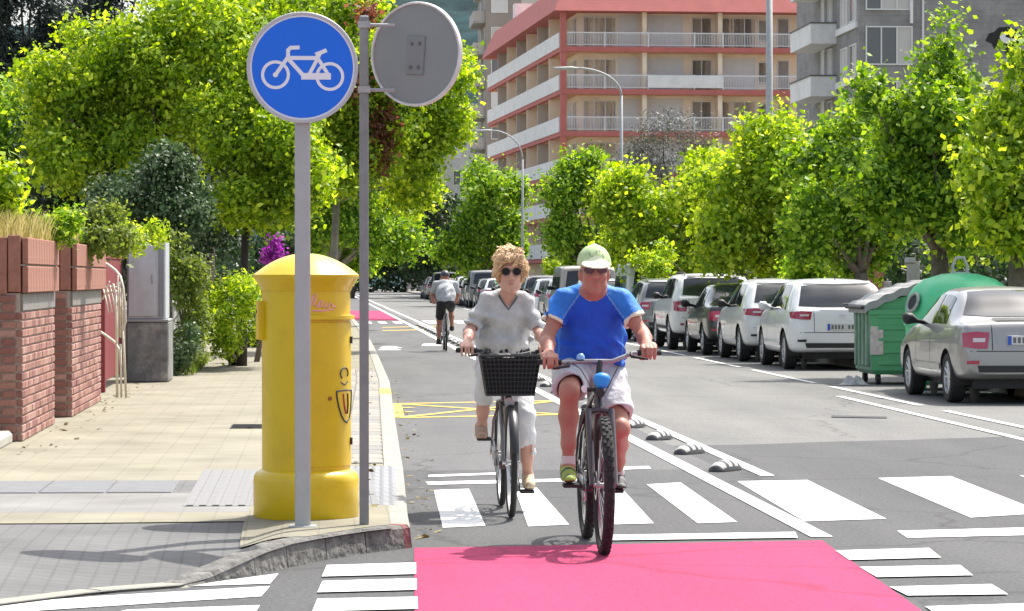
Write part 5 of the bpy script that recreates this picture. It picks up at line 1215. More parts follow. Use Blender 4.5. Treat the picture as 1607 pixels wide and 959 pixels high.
# ------------------------------------------------------------------ bicycles (front contact at the origin, riding towards -y)
def M_skin(name, c):
    m = M(name, c, rough=.5, var=.10, vs=14, bump=.12, bs=120, spec=.4); b = m.node_tree.nodes['Principled BSDF']; b.inputs['Subsurface Weight'].default_value = .12; b.inputs['Subsurface Radius'].default_value = (.02, .008, .005); return m
m_steel = M('steel', (.5, .5, .5), rough=.3, metal=.9); m_rubb = M('grip_rubber', (.02, .02, .02), rough=.8)
def bicycle(name, loc, label, S, rz=0):
    o = empty(name, loc, label, 'bicycle', None, rz); R, tw, wbs = S['R'], S['tw'], S['wb']; fm = S['frame']; bb = Vector((0, S['bb'][0], S['bb'][1]))
    ty = MB(); ty.lathe([(R-tw+tw*math.cos(t)*1.0, tw*math.sin(t)) for t in [2*math.pi*i/12 for i in range(13)]], 56, axis='x')
    if S.get('knob'):
        for k in range(84):
            a = 2*math.pi*k/84
            for xx in (-.55, 0, .55):
                if (k + (xx == 0)) % 2: continue
                rr = R-tw+tw*math.sqrt(1-xx*xx)+.001; c = Vector((xx*tw, rr*math.cos(a), rr*math.sin(a))); M4 = Matrix.Translation(c) @ Matrix.Rotation(a, 4, 'X'); ty.box((-.008, -.003, -.011), (.008, .005, .011), M4)
    tym = ty.mesh('tyre', 60)
    rim = MB(); rr = R-2*tw*.86; rim.lathe([(rr+.012, -.013), (rr+.010, .013), (rr-.012, .010), (rr-.014, -.010), (rr+.012, -.013)], 56, axis='x'); rimm = rim.mesh('rim', 50)
    sp = MB(); ns = 28
    for k in range(ns):
        a = 2*math.pi*k/ns; a2 = a + (.5 if k % 4 < 2 else -.5); s_ = 1 if k % 2 else -1; sp.tube([(s_*.03, .022*math.cos(a2), .022*math.sin(a2)), (s_*.003, (rr-.01)*math.cos(a), (rr-.01)*math.sin(a))], .0013, 4, cap=False)
    spm = sp.mesh('spokes'); hb = MB(); hb.lathe([(0, -.055), (.012, -.055), (.012, -.036), (.027, -.034), (.027, -.026), (.016, -.02), (.016, .02), (.027, .026), (.027, .034), (.012, .036), (.012, .055), (0, .055)], 16, axis='x'); hbm = hb.mesh('hub', 30)
    for y in (0, wbs):
        w_ = link('wheel', tym, m_tyre, o, (0, y, R)); link('rim', rimm, S.get('rim', m_black), w_); q_ = link('spokes', spm, m_steel, w_, kind='stuff'); link('hub', hbm, m_steel, w_)
        if S.get('brake_disc'): d = MB(); d.lathe([(.055, -.045), (.08, -.045), (.08, -.043), (.055, -.043)], 28, axis='x'); d.build('brake_disc', m_steel, w_)
    hd_b, hd_t = Vector((0, *S['head_b'])), Vector((0, *S['head_t'])); st = Vector((0, *S['seat'])); rear = Vector((0, wbs, R)); sb = bb.lerp(st, S.get('seat_join', .72)); tr = S.get('tube', .02)
    f = MB(); f.tube([hd_b - (hd_t-hd_b)*.1, hd_t], .024, 12); f.tube([hd_b.lerp(hd_t, .15), bb], tr*1.25, 12); f.tube([bb, sb], tr, 12)
    f.tube([hd_b.lerp(hd_t, .85) if not S.get('low') else hd_b.lerp(hd_t, .55), sb if not S.get('low') else bb.lerp(sb, .45)], tr, 12)
    for s in (-1, 1):
        f.tube([bb+Vector((s*.03, .02, 0)), rear+Vector((s*.062, -.25, .0)), rear+Vector((s*.066, 0, 0))], .011, 8); f.tube([sb+Vector((s*.02, .01, -.03)), rear+Vector((s*.06, -.14, .22)), rear+Vector((s*.066, 0, 0))], .009, 8)
    f.lathe([(.026, -.04), (.026, .04)], 14, tuple(bb), axis='x'); f.build('frame', fm, o, smooth=40)
    fk = MB(); cr_ = hd_b + Vector((0, -.02, -.03)); ax = Vector((0, 0, R)); fk.tube([cr_, hd_b], .02, 10)
    for s in (-1, 1):
        sh = S.get('forkw', .06); fk.tube([cr_, cr_+Vector((s*sh, -.005, -.01))], .018, 8); fk.tube([cr_+Vector((s*sh, -.005, 0)), cr_.lerp(ax, .45)+Vector((s*sh, -.006, 0)), ax+Vector((s*sh, 0, 0))], [S.get('forkr', .014)*1.25, S.get('forkr', .014)*1.2, S.get('forkr', .014)], 10)
    fk.build('fork', S.get('fork', fm), o, smooth=40)
    # cockpit
    gl, gr = Vector(S['grip_l']), Vector(S['grip_r']); mid = Vector(S['bar_mid']); h = MB(); h.tube([hd_t, hd_t+(mid-hd_t)*.5+Vector((0, 0, .01)), mid], .017, 10); h.build('stem', S.get('stem', m_black), o, smooth=40)
    b = MB(); pts = [gl + (gl-gr).normalized()*.065]+[gl.lerp(gr, .08)]; L3 = mid + Vector((-.07, 0, 0)); R3 = mid + Vector((.07, 0, 0))
    b.tube([gl+Vector((-.065, .01, 0)), gl, gl+Vector((.09, -.02, -.004)), L3, mid, R3, gr+Vector((-.09, -.02, -.004)), gr, gr+Vector((.065, .01, 0))], .0125, 10); b.build('handlebar', S.get('bar', m_black), o, smooth=True)
    for g, s in ((gl, -1), (gr, 1)):
        m = MB(); m.tube([g+Vector((s*.07, .01, 0)), g+Vector((s*.0, 0, 0)), g+Vector((-s*.065, -.012, -.002))], .0165, 10); m.build('grip', m_rubb, o, smooth=True)
        m = MB(); c = g+Vector((-s*.10, -.02, -.005)); m.tube([c, c+Vector((0, -.035, -.015)), c+Vector((s*.09, -.065, -.03))], [.012, .010, .006], 8); m.build('brake_lever', m_black, o, smooth=True)
        m = MB(); m.tube([c+Vector((-s*.02, -.01, 0)), c+Vector((-s*.06, -.10, -.03)), hd_b+Vector((s*.02, -.05, .05))], .0032, 6); m.build('cable', m_black, o)
    # saddle
    m = MB(); m.tube([sb-(st-bb).normalized()*.05, st-Vector((0, 0, .04))], .0145, 10); m.build('seat_post', m_steel, o)
    sd = Vol((-.12, -.22, -.1), (.12, .22, .08), .008); sd.ell((0, .07, 0), (.085, .09, .03), .03).cap((0, .05, 0), (0, -.15, -.005), .035, .022, .05, flat=(1, 1, .7)); link('saddle', sd.mesh('saddle'), m_black, o, (0, st.y, st.z-.012))
    # drive
    a = S['crank']; cl = .17; d = Vector((0, math.cos(a), math.sin(a)))*cl      # left side of the picture first
    for s, v in ((-1, d), (1, -d)):
        c0 = bb+Vector((s*.065, 0, 0)); c1 = c0+v+Vector((s*.02, 0, 0)); m = MB(); m.tube([c0, c1], [.016, .012], 8); ck = m.build('crank', S.get('crankm', m_steel), o, smooth=True)
        m = MB(); m.bbox(tuple(c1+Vector((.008 if s > 0 else -.10, -.045, -.012))), tuple(c1+Vector((.10 if s > 0 else -.008, .045, .012))), .005); m.build('pedal', m_black, ck)
    rg = MB(); rg.lathe([(.078, -.052), (.09, -.052), (.09, -.048), (.078, -.048), (.078, -.052)], 32, (0, bb.y, bb.z), axis='x')
    for k in range(5): t = 2*math.pi*k/5; rg.tube([(-.05, bb.y, bb.z), (-.05, bb.y+.08*math.cos(t), bb.z+.08*math.sin(t))], .006, 6)
    rg.build('chainring', m_steel, o)
    ch = MB()
    for s_ in (1, -1): ch.tube([(-.05, bb.y, bb.z+s_*.09), (-.048, wbs, R+s_*.045)], .0045, 6)
    ch.lathe([(.0, -.052), (.046, -.052), (.046, -.040), (0, -.040)], 20, (0, wbs, R), axis='x'); ch.build('chain', m_black, o)
    if S.get('guard'):
        for y, a0, a1 in ((0, 12, 125), (wbs, 35, 190)):
            m = MB(); rg_ = R+.018; N = 22
            m.grid(lambda u, v: ((v-.5)*.056, y - (rg_-.012*(2*v-1)**2)*math.cos(math.radians(a0+(a1-a0)*u))*(1), R + (rg_-.012*(2*v-1)**2)*math.sin(math.radians(a0+(a1-a0)*u))), N, 5) if y == 0 else m.grid(lambda u, v: ((v-.5)*.056, y + (rg_-.012*(2*v-1)**2)*math.cos(math.radians(a0-45+(a1-a0)*u)), R + (rg_-.012*(2*v-1)**2)*math.sin(math.radians(a0-45+(a1-a0)*u))), N, 5)
            m.build('mudguard', S['guard'], o, smooth=True)
    return o
# ------------------------------------------------------------------ riders
def V3(*a): return np.array(a, float)
def head_vol(v, C, neck, k=.025, fem=False):
    C = np.array(C, float); e = lambda x, y, z: C + V3(x, y, z); w_ = .94 if fem else 1.0
    v.ell(e(0, .012, .035), (.077*w_, .095, .098), .02); v.ell(e(0, -.022, -.045), (.060*w_, .068, .078), .04); v.ell(e(0, -.058, -.108), (.030*w_, .026, .024), .03)
    for s in (-1, 1):
        v.ell(e(s*.036*w_, -.062, -.028), (.026, .022, .024), .022); v.ell(e(s*.079*w_, .012, -.018), (.011, .022, .033), .008); v.ell(e(s*.034, -.086, .012), (.020, .018, .014), .015, sub=True)
        v.ell(e(s*.045*w_, -.02, -.085), (.024, .04, .026), .03)
    v.ell(e(0, -.078, .036), (.055*w_, .018, .013), .02); v.cap(e(0, -.085, .012), e(0, -.112, -.030), .009, .0145, .012); v.ell(e(.013, -.097, -.034), (.009, .010, .008), .008); v.ell(e(-.013, -.097, -.034), (.009, .010, .008), .008)
    v.ell(e(0, -.089, -.064), (.025, .010, .006), .006); v.ell(e(0, -.086, -.076), (.022, .010, .007), .006); v.ell(e(0, -.098, -.0695), (.022, .006, .0022), .004, sub=True)
    v.cap(neck, e(0, .022, -.05), .060 if not fem else .050, .054 if not fem else .046, .04)
def hand_vol(v, wrist, grip, s, r=1.0):
    """palm over the bar, four fingers curled round the front, thumb underneath on the inner side; s = -1 left of picture"""
    w_ = np.array(wrist, float); g = np.array(grip, float); k0 = g + V3(0, .012, .038)
    v.cap(w_, k0 + V3(0, .03, .004), .026*r, .026*r, .02, flat=(1.25, 1, .85)); v.cap(k0 + V3(-.028*s*-1, .02, 0), k0 + V3(.030*s*-1*-1, .02, 0), .021*r, .021*r, .015)
    v.cap(k0 + V3(-.032, .0, -.002), k0 + V3(.032, .0, -.002), .0155*r, .0155*r, .012)
    for i, (dx, L) in enumerate(((-.033, .92), (-.011, 1.06), (.011, 1.04), (.033, .86))):
        L = L if s < 0 else (.86, 1.04, 1.06, .92)[i]; x = dx + .002*math.sin(i*2)
        p0 = k0 + V3(x, -.004, .0); p1 = g + V3(x*1.03, -.036*L, .026); p2 = g + V3(x*1.02, -.040*L, -.010); p3 = g + V3(x, -.014, -.030)
        v.chain([p0, p1, p2, p3], [.0112*r, .0102*r, .0092*r, .0080*r], .004)
    ix = -s*.038; v.chain([k0 + V3(ix*.8, .022, -.010), g + V3(ix*1.25, .006, -.012), g + V3(ix*1.15, -.022, -.026), g + V3(ix*.7, -.034, -.030)], [.016*r, .0125*r, .011*r, .009*r], .006)
def limb(v, pts, rs, k=.03): v.chain(pts, rs, k)
def mirror_x(p): return (-p[0], p[1], p[2])
def assign_faces(me, fn):
    n = len(me.polygons); c = np.empty(n*3, np.float32); me.polygons.foreach_get('center', c); c = c.reshape(-1, 3); me.polygons.foreach_set('material_index', fn(c).astype(np.int32)); me.update()
def shoe(name, heel, toe, h, mats, parent, r=.042):
    heel = np.array(heel, float); toe = np.array(toe, float); d = toe-heel; lo = np.minimum(heel, toe)-.09; hi = np.maximum(heel, toe)+V3(.09, .09, .16); v = Vol(lo, hi, .006)
    up = heel + V3(0, 0, h*.5)
    v.chain([heel + V3(0, 0, .012), heel+d*.45 + V3(0, 0, .008), toe + V3(0, 0, .002)], [r*.86, r*.88, r*.80], .03); v.cap(heel + d*.12 + V3(0, 0, .03), heel + d*.10 + V3(0, 0, h), r*.90, r*.88, .03); v.cap(heel + d*.15 + V3(0, 0, .05), heel + d*.62 + V3(0, 0, .018), r*.82, r*.7, .03)
    zs = min(heel[2], toe[2]); ang = d[2]/max(abs(d[1]), 1e-3)*(1 if d[1] > 0 else -1)
    v.cut(heel + V3(0, 0, -.028), (0, d[2], -d[1] if d[1] > 0 else d[1]) if abs(d[2]) > 1e-4 else (0, 0, -1)); v.cut(heel + d*.1 + V3(0, 0, h), (0, 0, 1))
    me = v.mesh('shoe'); o = link('shoe', me, mats, parent)
    nrm = V3(0, -d[2], d[1]) if d[1] > 0 else V3(0, d[2], -d[1]); nrm /= np.linalg.norm(nrm)
    if nrm[2] < 0: nrm = -nrm
    assign_faces(me, lambda c: np.where(((c-heel)@nrm) < -.010, 1, np.where((np.sin(((c-heel)@(d/np.linalg.norm(d)))*70) > .55) & (((c-heel)@nrm) > .0), 2 if len(mats) > 2 else 0, 0))); return o

def man(loc):
    o = empty('person', loc, 'man in blue sports shirt, white shorts and pale green cap riding a mountain bike', 'person')
    C = V3(.0, .60, 1.535); neck = V3(0, .705, 1.425); sk = M_skin('skin_tan', (.42, .19, .135))
    sh = {s: V3(s*.160, .745, 1.372) for s in (-1, 1)}; el = {-1: V3(-.258, .675, 1.165), 1: V3(.278, .665, 1.185)}; gr = {-1: V3(-.262, .41, 1.030), 1: V3(.285, .41, 1.082)}; wr = {s: gr[s] + V3(0, .072, .045) for s in (-1, 1)}
    hip = {s: V3(s*.095, .99, .985) for s in (-1, 1)}; kn = {-1: V3(-.146, .530, .868), 1: V3(.150, .665, .655)}; an = {-1: V3(-.147, .588, .450), 1: V3(.160, .945, .375)}
    v = Vol((-.44, .28, .22), (.44, 1.22, 1.72), .0062)
    head_vol(v, C, neck); v.chain([V3(0, 1.02, 1.02), V3(0, .92, 1.20), V3(0, .80, 1.33)], [.12, .12, .085], .05)
    for s in (-1, 1):
        v.cap(V3(s*.03, .735, 1.405), sh[s], .055, .052, .05); limb(v, [sh[s], sh[s]*.5+el[s]*.5, el[s]], [.050, .043, .036]); limb(v, [el[s], el[s]*.6+wr[s]*.4, wr[s]], [.037, .038, .025])
        hand_vol(v, wr[s], gr[s], s, 1.06)
        limb(v, [hip[s], hip[s]*.5+kn[s]*.5, kn[s]], [.088, .074, .055]); limb(v, [kn[s] + V3(0, -.012, -.01), kn[s]*.66+an[s]*.34 + V3(0, .022, 0), kn[s]*.3+an[s]*.7, an[s]], [.052, .053, .038, .031]); v.ell(kn[s] + V3(0, -.026, .0), (.038, .032, .048), .03)
        v.cap(an[s], an[s] + V3(0, -.06, -.06), .036, .036, .03)
    link('body', v.mesh('body'), sk, o)
    # shirt
    v = Vol((-.44, .52, .95), (.44, 1.24, 1.56), .0065)
    v.chain([V3(0, 1.03, 1.02), V3(0, .965, 1.12), V3(0, .875, 1.24), V3(0, .775, 1.345)], [.160, .163, .160, .125], .08, flat=(1.14, .88, 1)); v.ell(V3(0, .88, 1.12), (.185, .15, .15), .06); v.ell(V3(.0, .93, 1.04), (.192, .15, .12), .05)
    for s in (-1, 1):
        v.cap(V3(s*.055, .745, 1.405), sh[s], .058, .064, .05); d = (el[s]-sh[s]); e2 = sh[s]+d*.60
        v.cap(sh[s], sh[s]+d*.75, .061, .068, .035, planes=((e2, d),)); v.cap(sh[s]+d*.5, sh[s]+d*.9, .054, .054, .004, sub=True)
    v.cap(neck + V3(0, -.04, .018), C + V3(0, .03, -.02), .060, .070, .01, sub=True); v.cut((0, .9, 1.0), (.05, -.25, -1)) 
    v.folds(.0105, lambda X, Y, Z: np.sin(38*X+26*Z+3*np.sin(22*Z+9*Y))*np.clip((1.36-Z)*4, .15, 1)*np.clip(np.abs(X)*7, .12, 1)+.8*np.sin(52*Z+17*X+2*np.sin(19*X))*np.clip((1.13-Z)*9, 0, 1)+.9*np.sin(70*(X*.55+Z*.83)+4*np.sin(14*Y))*np.clip((np.abs(X)-.15)*9, 0, 1))
    me = v.mesh('shirt'); link('shirt', me, [M('shirt_blue', (.005, .082, .56), rough=.75, var=.14, vs=9, bump=.55, bs=26), M('shirt_sky', (.02, .19, .66), rough=.7, var=.22, vs=9, bump=.6, bs=26), M('shirt_cream', (.70, .66, .52), rough=.8), M('shirt_white', (.16, .36, .66), rough=.8)], o)
    def fa(c):
        ax = np.abs(c[:, 0]); r = np.zeros(len(c), int); ragl = ax - np.minimum(.075 + (1.41-c[:, 2])*.70, .172); r[(ragl > 0) & (c[:, 2] > 1.17)] = 1; r[(np.abs(ragl) < .0035) & (c[:, 2] > 1.27)] = 3
        for s in (-1, 1):
            d = (el[s]-sh[s]); L = np.linalg.norm(d); t = ((c-sh[s])@d)/(L*L); dist = np.linalg.norm(c-(sh[s]+np.clip(t, 0, 1)[:, None]*d), axis=1); r[(t > .53) & (dist < .10) & (c[:, 0]*s > .172)] = 2
        dn = np.linalg.norm(c-(neck+V3(0, -.04, .012)), axis=1); r[dn < .070] = 2
        side = (ax > .165) & (c[:, 2] < 1.2) & (c[:, 1] < .98); r[side & (np.abs(ax-.182) < .006)] = 1
        return r
    assign_faces(me, fa)
    # shorts
    v = Vol((-.34, .44, .55), (.34, 1.28, 1.16), .0075)
    v.ell(V3(0, 1.0, 1.0), (.178, .16, .13), .04)
    for s in (-1, 1):
        d = kn[s]-hip[s]; e2 = hip[s]+d*(.86 if s < 0 else .80); v.cap(hip[s], hip[s]+d*.98, .112, .092 if s < 0 else .098, .04, planes=((e2, d),)); v.cap(hip[s]+d*.6, hip[s]+d*1.2, .076, .070, .004, sub=True)
    v.folds(.005, lambda X, Y, Z: np.sin(42*Z+25*Y+3*np.sin(18*X))+.7*np.sin(60*Y+30*X)); v.cut((0, 0, 1.075), (0, 0, 1))
    link('shorts', v.mesh('shorts'), M('shorts_white', (.54, .54, .56), rough=.85, var=.08, vs=9, bump=.6, bs=26), o)
    sm = [M('shoe_green', (.28, .36, .06), rough=.7, var=.2, vs=20), M('shoe_sole', (.03, .03, .03), rough=.7), M('shoe_dark', (.04, .045, .04), rough=.7)]
    shoe('shoe', (-.148, .625, .388), (-.152, .410, .372), .085, sm, o); shoe('shoe', (.162, .975, .320), (.168, .765, .300), .085, [M('shoe_black', (.035, .035, .035), rough=.7, var=.3, vs=20), sm[1], M('shoe_grey', (.12, .12, .12), rough=.7)], o)
    for s in (-1, 1):
        m = MB(); a = an[s]; q0 = a + V3(0, 0, -.02); q1 = a*.86 + kn[s]*.14; m.tube([tuple(q0), tuple(q1)], [.042, .040], 14); m.build('sock', M('sock_white', (.62, .6, .58), rough=.9), o, smooth=40)
    # cap
    v = Vol((-.14, .36, 1.46), (.14, .78, 1.72), .0055); Cc = C + V3(0, .014, .040)
    v.ell(Cc, (.096, .110, .112), .02, planes=((C + V3(0, 0, .035), (0, .15, -1)),)); v.ell(C + V3(0, -.125, .040), (.083, .085, .010), .015, rx=.28); v.ell(C + V3(0, .012, .0), (.083, .102, .085), .004, sub=True); v.ell(Cc+V3(0, 0, .113), (.012, .012, .006), .006)
    v.folds(.0012, lambda X, Y, Z: np.sin(np.arctan2(X, Y-.6)*6)); me = v.mesh('cap')
    link('cap', me, [M('cap_lime', (.46, .58, .30), rough=.8, var=.10, vs=16, bump=.15, bs=160), M('cap_pale', (.72, .76, .55), rough=.8), M('cap_print', (.20, .28, .16), rough=.8)], o)
    def fc(c): 
        q_ = c-C; r = np.where((q_[:, 1] < -.085), 1, 0); pr = (np.abs(q_[:, 0]) < .05) & (q_[:, 1] < -.05) & (np.abs(q_[:, 2]-.098-.02*np.sin(q_[:, 0]*90)) < .008) & (np.sin(q_[:, 0]*330) > -.4); r[pr & (r == 0)] = 2; return r
    assign_faces(me, fc)
    for s in (-1, 1):
        m = MB(); m.lathe([(0, -.012), (.006, -.010), (.0105, -.004), (.012, .0)], 14, tuple(C + V3(s*.034, -.070, .012)), axis='y'); ey = m.build('eye', M('eye_white', (.7, .68, .66), rough=.2), o, smooth=True)
        m = MB(); m.lathe([(0, -.0135), (.0055, -.0125)], 12, tuple(C + V3(s*.034, -.070, .012)), axis='y'); m.build('iris', m_black, ey)
    # light framed glasses
    m = MB()
    for s in (-1, 1):
        c = C + V3(s*.036, -.100, .008); m.tube([tuple(c + V3(.027*math.cos(t), .010*abs(math.cos(t))*(1 if math.cos(t)*s > 0 else 0), .019*math.sin(t))) for t in [2*math.pi*i/20 for i in range(21)]], .0022, 6); m.tube([tuple(c + V3(s*.027, .008, .006)), tuple(C + V3(s*.079, -.05, .006)), tuple(C + V3(s*.081, .015, -.002))], .0022, 6)
    m.tube([tuple(C + V3(-.010, -.102, .012)), tuple(C + V3(.010, -.102, .012))], .002, 6); gl = m.build('glasses', M('frame_violet', (.10, .07, .10), rough=.4), o)
    for s in (-1, 1): m = MB(); c = C + V3(s*.036, -.101, .008); m.poly([tuple(c + V3(.026*math.cos(t), 0, .018*math.sin(t))) for t in [2*math.pi*i/20 for i in range(20)]]); m.build('lens', M('lens_tint', (.10, .06, .085), rough=.08, spec=.8), gl)
    return o

def woman(loc):
    o = empty('person', loc, 'woman with short blonde hair and dark round sunglasses, pale blouse, riding with a basket', 'person')
    C = V3(.035, .665, 1.530); neck = V3(.025, .745, 1.405); sk = M_skin('skin_fair', (.55, .31, .235))
    sh = {s: V3(s*.126+.01, .785, 1.352) for s in (-1, 1)}; el = {-1: V3(-.218, .735, 1.165), 1: V3(.222, .735, 1.165)}; gr = {-1: V3(-.255, .44, 1.035), 1: V3(.245, .44, 1.025)}; wr = {s: gr[s] + V3(0, .072, .045) for s in (-1, 1)}
    hip = {s: V3(s*.085, .93, .935) for s in (-1, 1)}; kn = {-1: V3(-.130, .535, .880), 1: V3(.125, .600, .615)}; an = {-1: V3(-.150, .660, .545), 1: V3(.148, .690, .225)}
    v = Vol((-.36, .28, .08), (.36, 1.16, 1.72), .0062)
    head_vol(v, C, neck, fem=True); v.chain([V3(0, .95, .98), V3(0, .88, 1.15), V3(.01, .808, 1.315)], [.095, .09, .080], .05)
    for s in (-1, 1):
        v.cap(V3(.01+s*.03, .785, 1.365), sh[s], .036, .034, .03); limb(v, [sh[s], sh[s]*.5+el[s]*.5, el[s]], [.036, .034, .032], .015); limb(v, [el[s], el[s]*.6+wr[s]*.4, wr[s]], [.033, .034, .023]); hand_vol(v, wr[s], gr[s], s, .9)
        limb(v, [hip[s], hip[s]*.5+kn[s]*.5, kn[s]], [.088, .074, .055]); limb(v, [kn[s], kn[s]*.66+an[s]*.34 + V3(0, .02, 0), kn[s]*.3+an[s]*.7, an[s]], [.050, .050, .037, .029]); v.cap(an[s], an[s] + V3(0, -.05, -.06), .030, .032, .03)
    link('body', v.mesh('body'), sk, o)
    v = Vol((-.36, .50, .95), (.36, 1.20, 1.50), .0065)
    v.chain([V3(0, .95, 1.0), V3(0, .92, 1.10), V3(0, .86, 1.24), V3(.01, .81, 1.325)], [.140, .140, .122, .098], .08, flat=(1.13, .9, 1)); v.ell(V3(0, .875, 1.08), (.165, .15, .075), .05)
    for s in (-1, 1):
        v.ell(V3(s*.062, .755, 1.245), (.062, .062, .060), .05); v.cap(V3(.01+s*.045, .785, 1.376), sh[s], .046, .048, .05); d = el[s]-sh[s]; e2 = sh[s]+d*.98
        v.cap(sh[s], sh[s]+d*.9, .048, .050, .03); d2 = wr[s]-el[s]; e3 = el[s] + d2*.10; v.cap(sh[s]+d*.85, el[s]+d2*.3, .050, .053, .03, planes=((e3, d2),)); v.cap(el[s]-d2*.05, el[s]+d2*.5, .041, .041, .004, sub=True)
    v.cap(neck + V3(0, -.01, .01), C + V3(0, .03, -.02), .055, .07, .01, sub=True)
    for t in range(6): u = t/5; v.cap(neck + V3(0, .0, -.005-.088*u), neck + V3(0, -.2, -.005-.088*u), .050*(1-u)+.004, .050*(1-u)+.004, .003, sub=True)
    v.cut((0, 0, 1.005), (0, 0, -1))
    v.folds(.0115, lambda X, Y, Z: np.sin(40*X*np.clip((1.36-Z)*5, .2, 1.2)+20*Z+3*np.sin(17*Z+6*Y))*np.clip((1.40-Z)*4, .2, 1)+.8*np.sin(55*(Z*.8-np.abs(X)*.6)+3*np.sin(14*X))*np.clip(np.abs(X)*5, .1, 1)+.7*np.sin(75*Z+20*X)*np.clip((np.abs(X)-.16)*10, 0, 1))
    me = v.mesh('blouse'); link('blouse', me, [M('blouse_pale', (.46, .46, .46), rough=.85, var=.12, vs=9, bump=.7, bs=24), M('blouse_trim', (.10, .10, .11), rough=.8)], o)
    m = MB()
    NT = [(-.056, -.012), (-.050, -.028), (-.038, -.048), (-.020, -.074), (0., -.102), (.020, -.074), (.038, -.048), (.050, -.028), (.056, -.012)]; bv_ = BVHTree.FromPolygons([tuple(q_.co) for q_ in me.vertices], [tuple(q_.vertices) for q_ in me.polygons])
    def fz(x, z):
        h = bv_.ray_cast(Vector((neck[0]+x*1.08, 0, neck[2]+z-.006)), Vector((0, 1, 0))); return tuple(h[0]-Vector((0, .001, 0))) if h[0] is not None else (neck[0]+x, neck[1]-.05, neck[2]+z)
    m.tube([fz(*q_) for q_ in NT], .006, 6); m.build('neck_trim', M('blouse_trim'), o, smooth=True)
    m = MB()
    for k in range(16):
        a = math.pi*(k/15)*1.0 + math.pi; m.bbox(tuple(V3(.168*math.cos(a)-.011, .90+.130*math.sin(a)-.004, 1.012)), tuple(V3(.168*math.cos(a)+.009, .90+.125*math.sin(a)+.004, 1.032+.006*(k % 3))), .003)
    m.build('belt', m_black, o)
    v = Vol((-.30, .40, .28), (.30, 1.18, 1.10), .0075); v.ell(V3(0, .95, .95), (.165, .145, .12), .04)
    for s in (-1, 1):
        d = kn[s]-hip[s]; v.cap(hip[s], kn[s], .100, .062, .04); d2 = an[s]-kn[s]; e2 = kn[s]+d2*(.62 if s > 0 else .52); v.cap(kn[s], kn[s]+d2*.95, .062, .058, .03, planes=((e2, d2),)); v.cap(kn[s]+d2*.5, kn[s]+d2*1.1, .051, .046, .004, sub=True)
    v.folds(.0045, lambda X, Y, Z: np.sin(48*Z+20*Y+3*np.sin(16*X))+.6*np.sin(60*Y+25*X)); v.cut((0, 0, 1.05), (0, 0, 1))
    link('trousers', v.mesh('trousers'), M('trousers_white', (.58, .58, .585), rough=.85, var=.06, vs=9, bump=.55, bs=26), o)
    sm = [M('shoe_beige', (.52, .43, .29), rough=.8, var=.15, vs=25), M('shoe_sole_brown', (.10, .07, .05), rough=.7), M('shoe_strap', (.36, .26, .17), rough=.7)]
    shoe('shoe', (-.152, .700, .492), (-.156, .500, .480), .075, [M('shoe_tan', (.34, .21, .15), rough=.8, var=.2, vs=25), sm[1], M('shoe_strap')], o, .038); shoe('shoe', (.150, .725, .170), (.154, .530, .165), .07, sm, o, .038)
    # hair
    v = Vol(C + V3(-.15, -.17, -.17), C + V3(.15, .19, .20), .0055); random.seed(77)
    v.ell(C + V3(0, .030, .044), (.086, .103, .099), .02); v.ell(C + V3(0, .06, -.03), (.088, .07, .08), .03)
    for k in range(26):
        a = random.uniform(0, 2*math.pi); b = random.uniform(-.25, 1.0); cb_ = math.cos(b*math.pi/2*.98); d = V3(cb_*math.sin(a)*.084, .028+cb_*math.cos(a)*.098, .042+math.sin(b*math.pi/2)*.096)
        if d[1] < -.02 and d[2] < .075: continue
        v.ell(C + d, (random.uniform(.012, .018),)*3, .03)
    for s in (-1, 1): v.chain([C + V3(s*.072, -.045, .065), C + V3(s*.081, -.02, .01), C + V3(s*.080, .0, -.05)], [.025, .022, .013], .02)
    for x in (-.055, -.03, -.008, .02, .048): v.chain([C + V3(x, -.045, .13), C + V3(x*1.15, -.088, .098), C + V3(x*1.3+.006, -.094, .066)], [.026, .020, .010], .012)
    v.ell(C + V3(0, -.095, -.035), (.064, .075, .105), .012, sub=True)
    v.folds(.0028, lambda X, Y, Z: np.sin(150*X+5*np.sin(30*Z)+4*np.sin(40*Y))+.8*np.sin(140*Y+5*np.sin(30*Z)+3*np.sin(50*X)))
    link('hair', v.mesh('hair'), M('hair_blonde', (.72, .48, .27), rough=.55, var=.35, vs=45, bump=.8, bs=130), o)
    random.seed(5); st = MB(); hv = v.mesh('t'); hb_ = BVHTree.FromPolygons([tuple(q_.co) for q_ in hv.vertices], [tuple(q_.vertices) for q_ in hv.polygons]); bpy.data.meshes.remove(hv); top = Vector(tuple(C + V3(.02, .03, .14)))
    for k in range(2200):
        a = rnd(0, 6.283); b = rnd(-.45, 1.45); d = Vector((math.cos(b)*math.sin(a), math.cos(b)*math.cos(a), math.sin(b))); h = hb_.ray_cast(Vector(tuple(C + V3(0, .03, .04))) + d*.3, -d)
        if h[0] is None: continue
        p, nr = h[0], h[1]
        if (p - Vector(tuple(C + V3(0, -.09, -.03)))).length < .075: continue
        dn = (p - top); dn -= nr*dn.dot(nr); dn = dn.normalized() if dn.length > 1e-3 else Vector((1, 0, 0)); dn = (dn + Vector((rnd(-.16, .16), rnd(-.16, .16), rnd(-.1, .15)))).normalized(); L_ = rnd(.025, .05); lift = rnd(.0015, .006)
        st.tube([p - nr*.003, p + dn*L_*.5 + nr*lift, p + dn*L_ - nr*(L_*L_*3.5)], [.0032, .0028, .0008], 4, cap=False)
    st.build('hair_strands', [M('hair_light', (.78, .54, .31), rough=.5, var=.35, vs=30)], o, smooth=True, kind='stuff', fix=False)
    m = MB()
